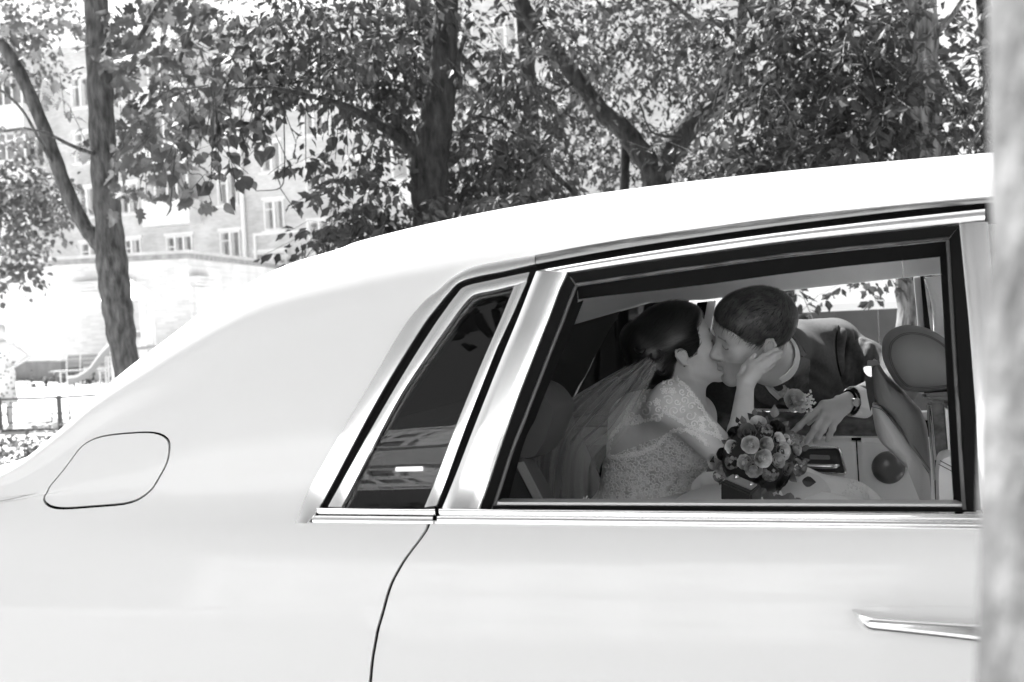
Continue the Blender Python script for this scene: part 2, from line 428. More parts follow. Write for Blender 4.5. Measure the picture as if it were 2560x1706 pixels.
# maple with a forked trunk on the left
tree('maple_tree', 'grey barked maple with a low forked trunk and lobed leaves left of the white car', 'tree',
     rooted(path(11, [(318, 940, 62), (302, 830, 72), (290, 745, 76), (280, 660, 78), (272, 560, 68), (262, 450, 66), (254, 300, 64), (248, 160, 64), (240, 0, 56), (234, -220, 50), (225, -520, 34), (220, -900, 12)])),
     [path(11, [(262, 632, 40), (238, 600, 40), (208, 560, 37), (164, 470, 36), (126, 364, 34), (78, 245, 32), (32, 150, 32), (-30, 60, 28), (-140, -140, 20), (-260, -380, 9)]),
      path(11, [(268, 430, 20), (330, 330, 18, 10.7), (372, 265, 15, 10.5), (430, 230, 9, 10.2), (520, 214, 5, 10)]),
      path(11, [(270, 225, 18), (310, 175, 16, 10.8), (345, 105, 14, 10.6), (385, 30, 12, 10.4), (440, -60, 8, 10.2)]),
      path(11, [(445, 165, 9, 10.4), (470, 90, 10, 10.4), (495, 10, 10, 10.4), (510, -80, 9, 10.4)]),
      path(11, [(138, 425, 8), (98, 350, 8, 10.8), (55, 275, 7, 10.6), (0, 225, 6, 10.4), (-60, 200, 4, 10.2)]),
      path(11, [(250, 390, 12), (180, 365, 10, 10.6), (120, 335, 7, 10.3), (60, 320, 4, 10)])],
     [(W(130, 100, 10.6), (0.8, 1.0, 0.55), 60), (W(400, 200, 10.4), (0.6, 0.9, 0.45), 60), (W(330, 330, 10.3), (0.5, 0.7, 0.3), 36), (W(130, 330, 10.6), (0.6, 0.9, 0.28), 46),
      (W(470, 90, 10.8), (0.6, 1.0, 0.5), 50), (W(300, 20, 11), (0.9, 1.0, 0.4), 60), (W(290, 470, 10.2), (0.28, 0.3, 0.14), 9), (W(60, 240, 10.8), (0.5, 0.9, 0.35), 22), (W(250, -450, 11), (2.6, 2.0, 1.0), 200)],
     'maple', 0.125, B_grey, L_maple, 11, singles=280, dens=0.5, prune=0.75, droop=0.45, flat=0.8, spacing=0.07, clear=beyond(5))
# tree in the middle with compound drooping leaves
tree('box_elder', 'dark trunk with one low left branch, leaves hanging over the white car roof', 'tree',
     rooted(path(9, [(1080, 700, 92), (1078, 560, 92), (1074, 460, 94), (1076, 385, 96), (1090, 305, 86), (1105, 220, 74), (1112, 120, 66), (1118, 0, 58), (1125, -200, 48), (1120, -500, 34), (1110, -900, 12)])),
     [path(9, [(1060, 400, 40), (1015, 362, 34, 8.9), (956, 318, 25, 8.7), (887, 275, 19, 8.4), (811, 249, 15, 8.1), (715, 226, 11, 7.8), (660, 215, 7, 7.6)]),
      path(9, [(1040, 380, 24), (1000, 330, 24, 8.9), (988, 300, 24, 8.8), (985, 292, 18, 8.8)]),
      path(9, [(1128, 210, 16), (1150, 215, 14, 8.9), (1146, 150, 12, 8.8), (1165, 90, 8, 8.7)]),
      path(9, [(1190, 290, 6, 9.4), (1250, 305, 8, 9.4), (1310, 360, 9, 9.4), (1370, 420, 11, 9.4), (1440, 492, 13, 9.4), (1470, 560, 14, 9.4), (1490, 800, 16, 9.4), (1492, 1258, 18, 9.4)]),
      path(9, [(950, 80, 6, 8.6), (920, 30, 8, 8.6), (900, -40, 9, 8.7)]), path(9, [(1012, 190, 6, 8.5), (975, 130, 7, 8.4), (960, 90, 5, 8.3)])],
     [(W(900, 100, 8.8), (0.8, 1.1, 0.55), 110), (W(1000, 60, 9.6), (0.7, 0.7, 0.4), 60), (W(1090, 90, 8.0), (0.3, 0.3, 0.25), 16), (W(760, 190, 8.2), (0.5, 0.7, 0.3), 30), (W(700, 60, 9), (0.55, 0.9, 0.4), 36), (W(940, 470, 8.6), (0.32, 0.5, 0.26), 55), (W(900, 570, 8.8), (0.26, 0.5, 0.2), 40),
      (W(1080, 560, 8.1), (0.6, 0.6, 0.16), 50), (W(1060, 490, 8.0), (0.3, 0.3, 0.10), 16), (W(1180, 420, 9.2), (0.36, 0.6, 0.3), 50), (W(1290, 150, 9.6), (0.6, 0.9, 0.5), 70), (W(1080, 235, 7.9), (0.26, 0.3, 0.2), 14), (W(1310, 420, 9.6), (0.5, 0.8, 0.3), 60), (W(1200, 510, 9.0), (0.7, 0.8, 0.16), 50),
      (W(870, 330, 8.3), (0.34, 0.5, 0.26), 26), (W(980, 260, 9.8), (0.4, 0.5, 0.3), 34), (W(1200, -350, 9), (1.8, 1.6, .7), 150)],
     'ash', 0.085, B_dark, L_ash, 23, singles=280, dens=0.85, droop=0.9, flat=0.5, spacing=0.03, clear=beyond(3.6))
# sprays of heart-shaped leaves hanging in front of the far building
tree('linden_tree', 'thin leafy sprays of pointed heart shaped leaves hanging before the brick flats', 'tree',
     rooted(path(12.6, [(1082, 700, 50), (1084, 400, 46), (1104, 100, 40), (1112, -200, 34), (1110, -600, 12)])),
     [path(8, [(1100, 20, 14, 12.4), (960, 120, 11, 10.5), (800, 190, 9, 9), (690, 215, 7, 8.2), (620, 220, 5, 7.8), (560, 225, 3, 7.6)]),
      path(8, [(710, 205, 3), (710, 300, 3), (711, 420, 3), (700, 470, 3), (640, 478, 2)]), path(8, [(700, 470, 2.5), (720, 500, 2), (740, 528, 2)]),
      path(8, [(535, 230, 3, 7.7), (530, 380, 3, 7.7), (526, 480, 2, 7.7)]), path(8, [(475, 250, 3, 7.7), (470, 420, 2, 7.7), (505, 440, 2, 7.7), (530, 510, 2, 7.7)]),
      path(8, [(630, 235, 3, 8.2), (600, 300, 2.5, 8.2), (560, 320, 2, 8.2)]), path(8, [(860, 180, 3, 8.6), (850, 260, 3, 8.6), (838, 400, 2, 8.6)])],
     [(W(690, 340, 8), (0.13, 0.2, 0.16), 13), (W(640, 440, 8), (0.10, 0.15, 0.08), 6), (W(500, 470, 7.7), (0.10, 0.15, 0.09), 8), (W(560, 350, 7.9), (0.16, 0.2, 0.12), 12), (W(430, 360, 7.7), (0.2, 0.3, 0.12), 12), (W(840, 380, 8.5), (0.12, 0.2, 0.2), 14), (W(600, 200, 8.2), (0.5, 0.4, 0.2), 40), (W(480, 280, 8.0), (0.4, 0.4, 0.16), 26), (W(700, 120, 9), (0.5, 0.6, 0.4), 30), (W(990, -300, 12), (1.6, 1.6, 1.0), 120)],
     'ovate', 0.10, B_dark, L_ash, 31, singles=200, dens=0.45, droop=1.1, flat=0.45, spacing=0.06, twig=(0.15, 0.3), clear=beyond(3.6))
# forked leaning tree
tree('leaning_tree', 'dark tree forking in a wide V above the car roof, one long limb leaning left', 'tree',
     rooted(path(12, [(1648, 700, 84), (1645, 560, 80), (1643, 470, 76), (1640, 420, 78)])),
     [path(12, [(1640, 430, 62), (1600, 378, 58), (1555, 320, 52), (1510, 285, 48), (1470, 235, 44), (1425, 175, 42), (1370, 108, 40), (1325, 45, 40), (1288, -20, 38), (1200, -180, 30), (1080, -400, 14)]),
      path(12, [(1645, 430, 66), (1690, 360, 60), (1735, 305, 54), (1785, 255, 46), (1820, 200, 38), (1845, 130, 32), (1855, 40, 26), (1862, -120, 20), (1870, -400, 8)]),
      path(12, [(1565, 330, 26, 12.2), (1562, 420, 24, 12.2), (1560, 500, 26, 12.2), (1558, 640, 30, 12.2), (1556, 900, 32, 12.2), (1556, 1146, 36, 12.2)]),
      path(12, [(1440, 205, 8), (1400, 225, 10, 11.9), (1350, 245, 8, 11.8)]), path(12, [(1700, 345, 14, 11.8), (1630, 330, 6, 11.5), (1600, 260, 5, 11.3)])],
     [(W(1450, 60, 14.5), (1.1, 1.3, 0.9), 140), (W(1650, 150, 14.5), (1.2, 1.2, 0.9), 190), (W(1600, 60, 11.2), (.6, .5, .25), 30), (W(1550, 400, 14.4), (1.1, 1.0, 0.5), 130), (W(1850, 390, 11.8), (0.8, 1.0, 0.5), 130), (W(1800, 60, 12), (1.0, 1.2, 0.7), 150), (W(1400, 300, 14.5), (1.0, 1.0, 0.7), 120), (W(1700, -450, 12), (2.4, 2.0, .9), 200)],
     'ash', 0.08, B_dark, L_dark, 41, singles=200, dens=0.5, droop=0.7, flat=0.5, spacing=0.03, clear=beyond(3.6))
# furrowed trunk on the right
tree('elm_tree', 'straight trunk with deeply furrowed bark and slanting leaf sprays above the roof at right', 'tree',
     rooted(path(9, [(2300, 860, 112), (2297, 700, 110), (2297, 390, 108), (2296, 200, 102), (2294, 0, 96), (2290, -300, 82), (2285, -700, 50), (2280, -1100, 14)])),
     [path(9, [(2250, 350, 12), (2200, 318, 12, 8.9), (2150, 330, 8, 8.7), (2090, 360, 5, 8.5)]), path(9, [(2250, 355, 10), (2180, 345, 9, 8.8), (2110, 362, 5, 8.6), (2050, 395, 4, 8.4)]),
      path(9, [(2330, 300, 10), (2390, 285, 9, 9.1), (2450, 290, 6, 9.2)]), path(9, [(2310, 120, 16), (2380, 40, 12, 8.8), (2440, -60, 9, 8.6)]),
      path(9, [(2270, 60, 14), (2150, 10, 11, 8.8), (2010, -10, 8, 8.6), (1880, 60, 4, 8.4)])],
     [(W(2050, 200, 8.8), (0.75, 0.8, 0.5), 150), (W(1950, 80, 9), (0.7, 0.8, 0.4), 110), (W(2120, 380, 8.4), (0.6, 0.5, 0.22), 90), (W(1950, 400, 8.6), (0.5, 0.5, 0.2), 70), (W(2190, 250, 8.2), (0.25, 0.3, 0.25), 34), (W(2260, 200, 8.0), (.2, .2, .12), 8), (W(2420, 120, 8.8), (0.4, 0.6, 0.5), 80), (W(2440, 300, 9.2), (0.3, 0.5, 0.25), 40),
      (W(2150, 90, 8.3), (0.3, 0.4, 0.3), 40), (W(2330, 40, 8.2), (.25, .3, .12), 16), (W(1780, 430, 8.7), (0.35, 0.5, 0.12), 34), (W(1950, 690, 8.9), (0.16, 0.3, 0.06), 9), (W(2150, 700, 8.9), (0.2, 0.3, 0.06), 9), (W(2250, -350, 9), (2.2, 1.6, .8), 200)],
     'ash', 0.092, B_furrow, L_ash, 53, singles=280, dens=0.65, droop=0.6, flat=0.5, spacing=0.03, clear=beyond(3.4))
# more trees deeper in the row
for i, (u, D, lab, s) in enumerate([(1330, 17, 'thin background tree filling the gap left of the leaning limb', 61), (1960, 16, 'background tree with dense shaded leaves behind the V shaped fork', 62), (2480, 15, 'background tree with open bright gaps behind the furrowed trunk', 63), (1095, 20, 'leafy background tree with its trunk hidden behind the dark middle trunk', 64)]):
    b = W(u, 700, D); h = 7.5
    cr = [(W(u + du, v, D), (1.5, 1.3, 0.9), n) for du, v, n in ((-200, 40, 150), (0, 200, 190), (200, 60, 150), (-120, 330, 120), (140, 380, 150), (30, -250, 120))] if i != 3 else [(W(u + du, v, D), (1.6, 1.3, 0.8), n) for du, v, n in ((-330, 20, 130), (-220, 130, 120), (-60, 330, 60), (-230, -250, 120))]
    tree('shade_tree', lab, 'tree', rooted([(b, 0.13), (b + np.array([0.1, 0, 2.2]), 0.11), (b + np.array([0, 0.1, 4.5]), 0.06), (b + np.array([0, 0, h - 1]), 0.02)]),
         [[(b + np.array([0, 0, 1.5]), 0.06), (b + np.array([0.9, 0.2, 2.6]), 0.04), (b + np.array([1.6, 0.2, 3.3]), 0.015)], [(b + np.array([0, 0, 1.9]), 0.06), (b + np.array([-0.8, -0.2, 3.0]), 0.04), (b + np.array([-1.5, 0.1, 3.8]), 0.015)]],
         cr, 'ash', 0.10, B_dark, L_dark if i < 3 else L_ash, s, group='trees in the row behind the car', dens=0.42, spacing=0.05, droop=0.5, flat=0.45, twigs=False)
# sunlit trees over the courtyard on the far left
for i, (cr, lab, u) in enumerate([([(W(40, 560, 22), (0.75, 0.9, 0.5), 90), (W(110, 470, 22), (0.6, 0.8, 0.6), 80), (W(20, 660, 21), (0.45, 0.5, 0.3), 40), (W(10, 380, 22), (0.7, 0.8, 0.6), 60), (W(-150, 450, 22), (1.4, 1.2, 1.4), 120)], 'pale sunlit bushy tree at the far left before the low brick building', -140),
                                ([(W(60, 130, 26), (1.0, 1.0, 0.9), 90), (W(0, 40, 26), (1.3, 1.0, 1.0), 90), (W(150, 20, 27), (0.8, 0.9, 0.6), 50)], 'taller bright washed out tree behind the leaning maple branch', -60)]):
    b = W(u, 900, 22 + 4 * i)
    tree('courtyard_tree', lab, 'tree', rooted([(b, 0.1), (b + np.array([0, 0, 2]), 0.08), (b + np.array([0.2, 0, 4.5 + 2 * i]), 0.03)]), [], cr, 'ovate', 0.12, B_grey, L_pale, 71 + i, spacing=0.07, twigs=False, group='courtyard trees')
sh = thing('hedge', 'low clipped leafy shrubs in front of the low rail fence at the left', 'hedge', GP(40, 1175))
hp = GP(40, 1175); P, D, N, S, TW = grow([(hp + np.array([x, y, 0.17]), (0.5, 0.35, 0.2), 60) for x in (-1.2, -0.5, 0.2, 0.8) for y in (0, 0.6)], 0.075, rng, spacing=0.05, twig=(0.1, 0.25), droop=0.1)
X, Y, Z = orient(D, N); LV, LT = leaf_shape('ovate')
V = (P - hp)[:, None, :] + S[:, None, None] * (X[:, None, :] * LV[None, :, 0:1] + Y[:, None, :] * LV[None, :, 1:2] + Z[:, None, :] * LV[None, :, 2:3])
V[..., 2] = np.maximum(V[..., 2], 0.01)
o = link('foliage', nmesh('foliage', V.reshape(-1, 3), (LT[None] + (np.arange(len(P)) * len(LV))[:, None, None]).reshape(-1, 3)), L_pale, sh); o['kind'] = 'stuff'
m = MB()
for a, b, e in TW[::3]: m.tube([np.array([a[0], a[1], 0]) - hp, a - hp, e - hp], 0.004, 4)
m.build('stems', B_grey, sh, kind='stuff')
# ------------------------------------------------------------------ brick flats across the courtyard
M_brick = brick_mat('pale_brick', 0.66, 0.56)
M_wbrick = brick_mat('whitewashed_brick', 0.82, 0.74, bump=0.15)
M_white = mat('white_paint', 0.78, 0.5, var=0.06, vscale=3)
M_pane = mat('window_pane', 0.22, 0.06, var=0.5, vscale=1.2, spec=0.6)
M_curtain = mat('curtain', 0.5, 0.9, var=0.3, vscale=6, stretch=(6, 1, 0.3))
M_metalroof = mat('sheet_metal', 0.55, 0.5, var=0.15, vscale=2)
M_eave = mat('eave_board', 0.3, 0.8, var=0.3, vscale=5)
M_rail = mat('dark_painted_iron', 0.05, 0.5)
M_lightrail = mat('pale_painted_iron', 0.7, 0.5)
FYAW = math.radians(20); fo = W(600, 640, 62); FXd = np.array([math.cos(FYAW), -math.sin(FYAW), 0]); FYd = np.array([math.sin(FYAW), math.cos(FYAW), 0])
bl = thing('apartment_building', 'pale brick apartment block with white framed windows, balconies and a drainpipe behind the maple', 'building', (fo[0], fo[1], 0), -FYAW)
def FP(u, v, y=0.0):                            # facade coordinates (s, z) of a place in the photograph
    d = ray(u, v); q = CAM - np.array([fo[0], fo[1], 0]); n = FYd
    t = (y - q @ n) / (d @ n); p = q + d * t; return p @ FXd, p[2]
FH = 15.5
def window(s, z, w, h, lights=2, vent=True, name='window', cur=True):
    f = MB(); t = 0.075
    x0, x1, z0, z1 = s - w / 2, s + w / 2, z - h / 2, z + h / 2
    f.box((x0, -0.06, z0), (x0 + t, 0.04, z1)); f.box((x1 - t, -0.06, z0), (x1, 0.04, z1)); f.box((x0 + t, -0.06, z0), (x1 - t, 0.04, z0 + t)); f.box((x0 + t, -0.06, z1 - t), (x1 - t, 0.04, z1))
    for i in range(1, lights):
        xm = x0 + w * i / lights; f.box((xm - 0.06, -0.055, z0 + t), (xm + 0.06, 0.035, z1 - t))
    if vent: f.box((x0 + t, -0.05, z0 + h * 0.68), (x0 + w / lights - 0.06, 0.03, z0 + h * 0.68 + 0.06))
    wf = f.build(name, M_white, bl)
    MB().box((x0 + t, 0.0, z0 + t), (x1 - t, 0.012, z1 - t)).build('pane', M_pane, wf)
    if cur:
        c = MB(); a = rnd.random() * 0.25
        for i in range(lights):
            xa = x0 + w * i / lights + 0.08; xb = x0 + w * (i + 1) / lights - 0.08
            c.box((xa, -0.006, z0 + t), (xa + (xb - xa) * (0.25 + a), -0.002, z1 - t))
        c.build('curtain', M_curtain, wf)
    MB().box((x0 - 0.12, -0.16, z0 - 0.1), (x1 + 0.12, 0.0, z0 - 0.02)).build('sill', M_white, wf)
    MB().box((x0 - 0.1, -0.07, z1 + 0.02), (x1 + 0.1, 0.0, z1 + 0.16)).build('lintel', M_white, wf)
MB().box((-34, 0.0, -0.2), (30, 9, FH)).build('wall', M_brick, bl)
MB().box((-34.4, -0.45, FH), (30.4, 9.4, FH + 0.35)).build('roof', M_metalroof, bl)
MB().box((-34, -0.06, -0.2), (30, -0.002, 0.9)).build('plinth', mat('plinth_render', 0.4, 0.9, var=0.1), bl)
z0 = FP(577, 617)[1]; dz = 2.78
cols = [FP(u, 620)[0] for u in (-230, -120, 0, 105, 225, 330)] + [FP(577, 617)[0]]
for k in range(-1, 4):
    for s in cols:
        window(s, z0 + k * dz, 1.12, 1.5)
    for u in (450, 60, 1080):
        sb = FP(u, 622)[0]
        window(sb, z0 + k * dz - 0.15, 1.5, 1.75, lights=3, cur=True)
        if k >= 0:
            zb_ = z0 + k * dz + dz * 0.5 - 0.02
            b = MB(); b.box((sb - 1.35, -1.05, zb_ - 0.16), (sb + 1.35, 0, zb_)).build('balcony_slab', M_white, bl)
            b = MB(); b.box((sb - 1.33, -1.03, zb_), (sb + 1.33, -0.97, zb_ + 1.05)); b.box((sb - 1.33, -0.97, zb_), (sb - 1.27, -0.02, zb_ + 1.05)); b.box((sb + 1.27, -0.97, zb_), (sb + 1.33, -0.02, zb_ + 1.05)); b.build('balcony_front', M_white, bl)
            for x in (-1.3, -0.55, 0.15, 0.7, 1.3):
                MB().box((sb + x - 0.045, -1.02, zb_ + 1.05), (sb + x + 0.045, -0.95, zb_ + 2.3)).build('balcony_post', M_white, bl)
            MB().box((sb - 0.5, -1.0, zb_ + 1.07), (sb + 1.28, -0.98, zb_ + 2.28)).build('balcony_glazing', M_pane, bl)
            MB().box((sb - 1.4, -1.1, zb_ + 2.3), (sb + 1.4, 0, zb_ + 2.42)).build('balcony_roof', M_metalroof, bl)
    zs = FP(686, 538)[1] + (k - 0) * dz
    window(FP(686, 538)[0], zs, 1.08, 1.42)
    for u in (800, 905, 1180, 1290, 1400, 1520): window(FP(u, 600)[0], z0 + k * dz + 0.15, 1.12, 1.5)
s, z = FP(678, 652); window(s, z, 1.7, 0.8, lights=2, vent=False, cur=False)
m = MB()
for i in range(9): m.box((s - 0.75 + i * 0.185, -0.11, z - 0.36), (s - 0.73 + i * 0.185, -0.09, z + 0.36))
m.build('window_grille', M_lightrail, bl)
s, z = FP(617, 640); m = MB(); m.tube([(s, -0.14, 0.2), (s, -0.14, FH)], 0.11, 10); m.build('drainpipe', M_white, bl, smooth=40)
for s0, z_ in ((FP(700, 582)[0], FP(700, 582)[1]),):
    m = MB(); m.box((s0 - 1.3, -0.12, z_ - 0.06), (s0 + 1.6, 0, z_ + 0.06)); m.box((s0 + 1.5, -0.12, z_ + 0.06), (s0 + 1.62, 0, z_ + 0.55)); m.box((s0 + 1.62, -0.12, z_ + 0.43), (s0 + 4.5, 0, z_ + 0.55)); m.box((s0 - 1.42, -0.12, z_ - 1.6), (s0 - 1.3, 0, z_ + 0.06)); m.build('string_course', M_white, bl)

# ------------------------------------------------------------------ low whitewashed brick building
an = thing('brick_annex', 'low whitewashed brick building with a thin metal roof edge behind the maple trunk', 'building')
A = [W(-60, 690, 45), W(140, 662, 38.5), W(470, 662, 38.5), W(660, 678, 47)]
ZT = 3.5; A = [np.array([p[0], p[1], 0]) for p in A]
back = [A[3] + np.array([0, 7, 0]), A[0] + np.array([0, 7, 0])]
m = MB(); n = 4
m.prism(A + back, (0, 0, ZT)); m.build('wall', M_wbrick, an)
cen = sum(A) / 4 + np.array([0, 3, 0])
m = MB(); m.prism([p + (p - cen) * 0.035 + np.array([0, 0, ZT + 0.16]) for p in A + back], (0, 0, 0.09)); m.build('roof', M_metalroof, an)
m = MB(); m.prism([p + (p - cen) * 0.018 + np.array([0, 0, ZT]) for p in A + back], (0, 0, 0.16)); m.build('eave', M_eave, an)
for k, (u0, u1) in enumerate(((200, 320), (560, 690))):
    pa, pb = (A[1], A[2])
    e = nrm(pb - pa); nn = np.array([e[1], -e[0], 0])
    t0 = ((u0 - 140) / 330.0) * np.linalg.norm(pb - pa)
    if k == 0:
        c = pa + e * (t0 + 0.7)
    else:
        e = nrm(A[3] - A[2]); nn = np.array([e[1], -e[0], 0]); c = A[2] + e * 1.0
    MB().obox(c + nn * 0.06 + np.array([0, 0, ZT * 0.38]), e, nn, EZ, (0.75, 0.06, ZT * 0.38)).build('pilaster', M_wbrick, an)
    for j in range(3):
        MB().obox(c + nn * (0.09 + 0.02 * j) + np.array([0, 0, ZT * 0.76 + 0.06 + 0.1 * j]), e, nn, EZ, (0.85 + 0.05 * j, 0.09 + 0.02 * j, 0.045)).build('corbel', M_wbrick, an)
m = MB(); m.prism([p + (p - cen) * 0.012 for p in A + back], (0, 0, 0.6)); m.build('plinth', mat('grey_plinth', 0.16, 0.9, var=0.2, vscale=2), an)
# base strip of weeds along the wall
hp = GP(250, 960); wd = MB(); hp[2] = 0
P, D, N, S, TW = grow([(hp + np.array([x, 0, 0.1]), (0.6, 0.3, 0.25), 22) for x in np.arange(-1.6, 2.2, 0.6)], 0.12, rng, spacing=0.07, twig=(0.1, 0.3))
X, Y, Z = orient(D, N); V = P[:, None, :] + S[:, None, None] * (X[:, None, :] * LV[None, :, 0:1] + Y[:, None, :] * LV[None, :, 1:2] + Z[:, None, :] * LV[None, :, 2:3]); V[..., 2] = np.maximum(V[..., 2], 0.01)
o = link('weeds', nmesh('weeds', V.reshape(-1, 3), (LT[None] + (np.arange(len(P)) * len(LV))[:, None, None]).reshape(-1, 3)), L_ash); o['kind'] = 'stuff'

# ------------------------------------------------------------------ playground
M_bench = mat('bench_paint', 0.28, 0.6, var=0.1, vscale=5)
be = thing('park_bench', 'white slatted park bench in front of the low brick building', 'bench', GP(190, 968), math.radians(-4))
for k in range(4): MB().box((-0.62, -0.25 + k * 0.12, 0.42), (0.95, -0.15 + k * 0.12, 0.46)).build('seat_slat', M_bench, be, bevel=0.006)
for k in range(3): MB().box((-0.35, 0.235 + k * 0.03, 0.52 + k * 0.115), (0.95, 0.265 + k * 0.03, 0.62 + k * 0.115)).build('back_slat', M_bench, be, bevel=0.006)
for x in (-0.32, 0.05, 0.75):
    m = MB(); m.tube([(x, -0.2, 0), (x, -0.2, 0.41), (x, 0.2, 0.41)], 0.022, 6); m.build('leg', M_rail if x == 0.05 else M_lightrail, be)
    m = MB(); m.tube([(x, 0.2, 0), (x, 0.21, 0.42), (x, 0.30, 0.85)], 0.022, 6); m.build('back_support', M_lightrail, be)
sd = thing('playground_slide', 'grey curved playground slide chute beside the white bench', 'slide', GP(172, 975))
b0 = GP(172, 975)
pp = spline([(0, 0, 0.16), (0.28, 0.1, 0.2), (0.62, 0.2, 0.42), (0.95, 0.3, 0.85), (1.35, 0.45, 1.2), (1.75, 0.55, 1.25)], 22)
M_slide = mat('slide_sheet', 0.25, 0.4)
prof = [(-0.27, 0.16), (-0.25, 0.0), (0.25, 0.0), (0.27, 0.16)]
rows = []
for i, p in enumerate(pp):
    d = nrm(pp[min(i + 1, 21)] - pp[max(i - 1, 0)]); s = nrm(np.cross(d, EZ)); nn = np.cross(s, d); rows.append([p + s * a + nn * b for a, b in prof])
ch = MB().grid(rows).build('chute', M_slide, sd, smooth=40, fix=False)
for q in (0, 3):
    m = MB(); m.tube([r[q] for r in rows], 0.025, 6); m.build('side_rail', M_lightrail, sd, smooth=50)
for x, zt in ((0.95, 0.8), (1.7, 1.2)):
    m = MB(); m.tube([(x, 0.25, 0), (x, 0.3, zt)], 0.03, 6); m.tube([(x, 0.6, 0), (x, 0.6, zt)], 0.03, 6); m.build('support', M_lightrail, sd)
ph = thing('playhouse_tower', 'small white playground tower with a pointed tent roof right of the maple trunk', 'playhouse', GP(340, 985))
for x in (-0.35, 0.35):
    for y in (-0.35, 0.35): MB().box((x - 0.05, y - 0.05, 0), (x + 0.05, y + 0.05, 2.15)).build('post', M_lightrail, ph)
MB().box((-0.42, -0.42, 1.0), (0.42, 0.42, 1.06)).build('platform', M_eave, ph)
MB().box((-0.3, -0.37, 1.06), (0.1, -0.33, 1.95)).build('panel', M_white, ph)
MB().box((0.33, -0.3, 1.06), (0.37, 0.3, 1.75)).build('panel', M_lightrail, ph)
MB().add([(-.55, -.55, 2.12), (.55, -.55, 2.12), (.55, .55, 2.12), (-.55, .55, 2.12), (0, 0, 2.6)], [(0, 1, 4), (1, 2, 4), (2, 3, 4), (3, 0, 4), (3, 2, 1, 0)]).build('roof', M_white, ph)
m = MB()
for i in range(5): m.tube([(-0.3, -0.38, 0.2 * (i + 1) - 0.05), (0.3, -0.38, 0.2 * (i + 1) - 0.05)], 0.015, 5)
m.build('ladder', M_lightrail, ph)
# low iron rail fence
p1 = GP(152, 1078); p0 = GP(2, 1082)
fe = thing('rail_fence', 'low dark iron rail fence with thin rectangular panels at the left edge', 'fence', p1)
step = np.linalg.norm(p1 - p0); dl = nrm(p0 - p1); dr = nrm(np.array([0.96, 0.28, 0]))
posts = [p1 + dl * step * k for k in (3, 2, 1)] + [p1] + [p1 + dr * step * k for k in (1, 2, 3, 4, 5)]
for p in posts: MB().box(p - p1 + np.array([-0.028, -0.028, 0]), p - p1 + np.array([0.028, 0.028, 0.53])).build('post', M_rail, fe)
for a, b in zip(posts[:-1], posts[1:]):
    a = a - p1; b = b - p1; d = nrm(b - a); h = lambda z: np.array([0, 0, z])
    for z in (0.03, 0.5): MB().bar(a + h(z) + d * 0.03, b + h(z) - d * 0.03, 0.026, 0.03).build('rail', M_rail, fe)
    L = np.linalg.norm(b - a); m = MB(); i0, i1 = a + d * 0.14, b - d * 0.14
    m.bar(i0 + h(0.14), i1 + h(0.14), 0.018, 0.018); m.bar(i0 + h(0.38), i1 + h(0.38), 0.018, 0.018); m.bar(i0 + h(0.14), i0 + h(0.38), 0.018, 0.018); m.bar(i1 + h(0.14), i1 + h(0.38), 0.018, 0.018)
    m.bar(a + h(0.26), i0 + h(0.26), 0.018, 0.018); m.bar(i1 + h(0.26), b + h(0.26), 0.018, 0.018); m.build('inner_frame', M_rail, fe)
# ------------------------------------------------------------------ behind the far window: sheet fence and a pale shed
fb = GP(1960, 1100) ; c0 = W(1900, 900, 13); c1 = W(2330, 900, 12.2)
sf = thing('sheet_fence', 'dark sheet metal fence with a pale top rail seen through the far car window', 'fence', (c0[0], c0[1], 0), math.atan2(c1[1] - c0[1], c1[0] - c0[0]))
L = np.linalg.norm((c1 - c0)[:2]); M_sheet = mat('dark_sheet', 0.055, 0.6, var=0.2, vscale=4)
xs = np.arange(-3.2, 5.6, 0.40)
for i, x in enumerate(xs): MB().box((x, 0.004 * (i % 2), 0.05), (x + 0.395, 0.02 + 0.004 * (i % 2), 1.27)).build('panel', M_sheet, sf)
for i, x in enumerate(np.arange(-3.2, 5.7, 1.6)): MB().box((x - 0.035, -0.05, 0), (x + 0.035, 0.0, 1.75 if i == 3 else 1.3)).build('post', M_rail, sf)
MB().bar((-3.2, -0.02, 1.31), (5.6, -0.02, 1.31), 0.06, 0.06).build('top_rail', M_lightrail, sf)
MB().box((0.4, -0.03, 0.9), (0.45, -0.01, 1.75)).build('cable_post', M_lightrail, sf)
g0 = W(2100, 900, 24)
gd = thing('pale_shed', 'pale rendered shed with a low sloping roof beyond the sheet fence', 'shed', (g0[0], g0[1], 0), math.radians(-4))
MB().prism([(-3.6, 0, 0), (2.6, 0, 0), (2.6, 0, 2.35), (-3.6, 0, 1.7)], (0, 4, 0)).build('wall', M_white, gd)
MB().prism([(-3.9, -0.25, 1.72), (2.9, -0.25, 2.42), (2.9, -0.25, 2.52), (-3.9, -0.25, 1.82)], (0, 4.5, 0)).build('roof', M_eave, gd)
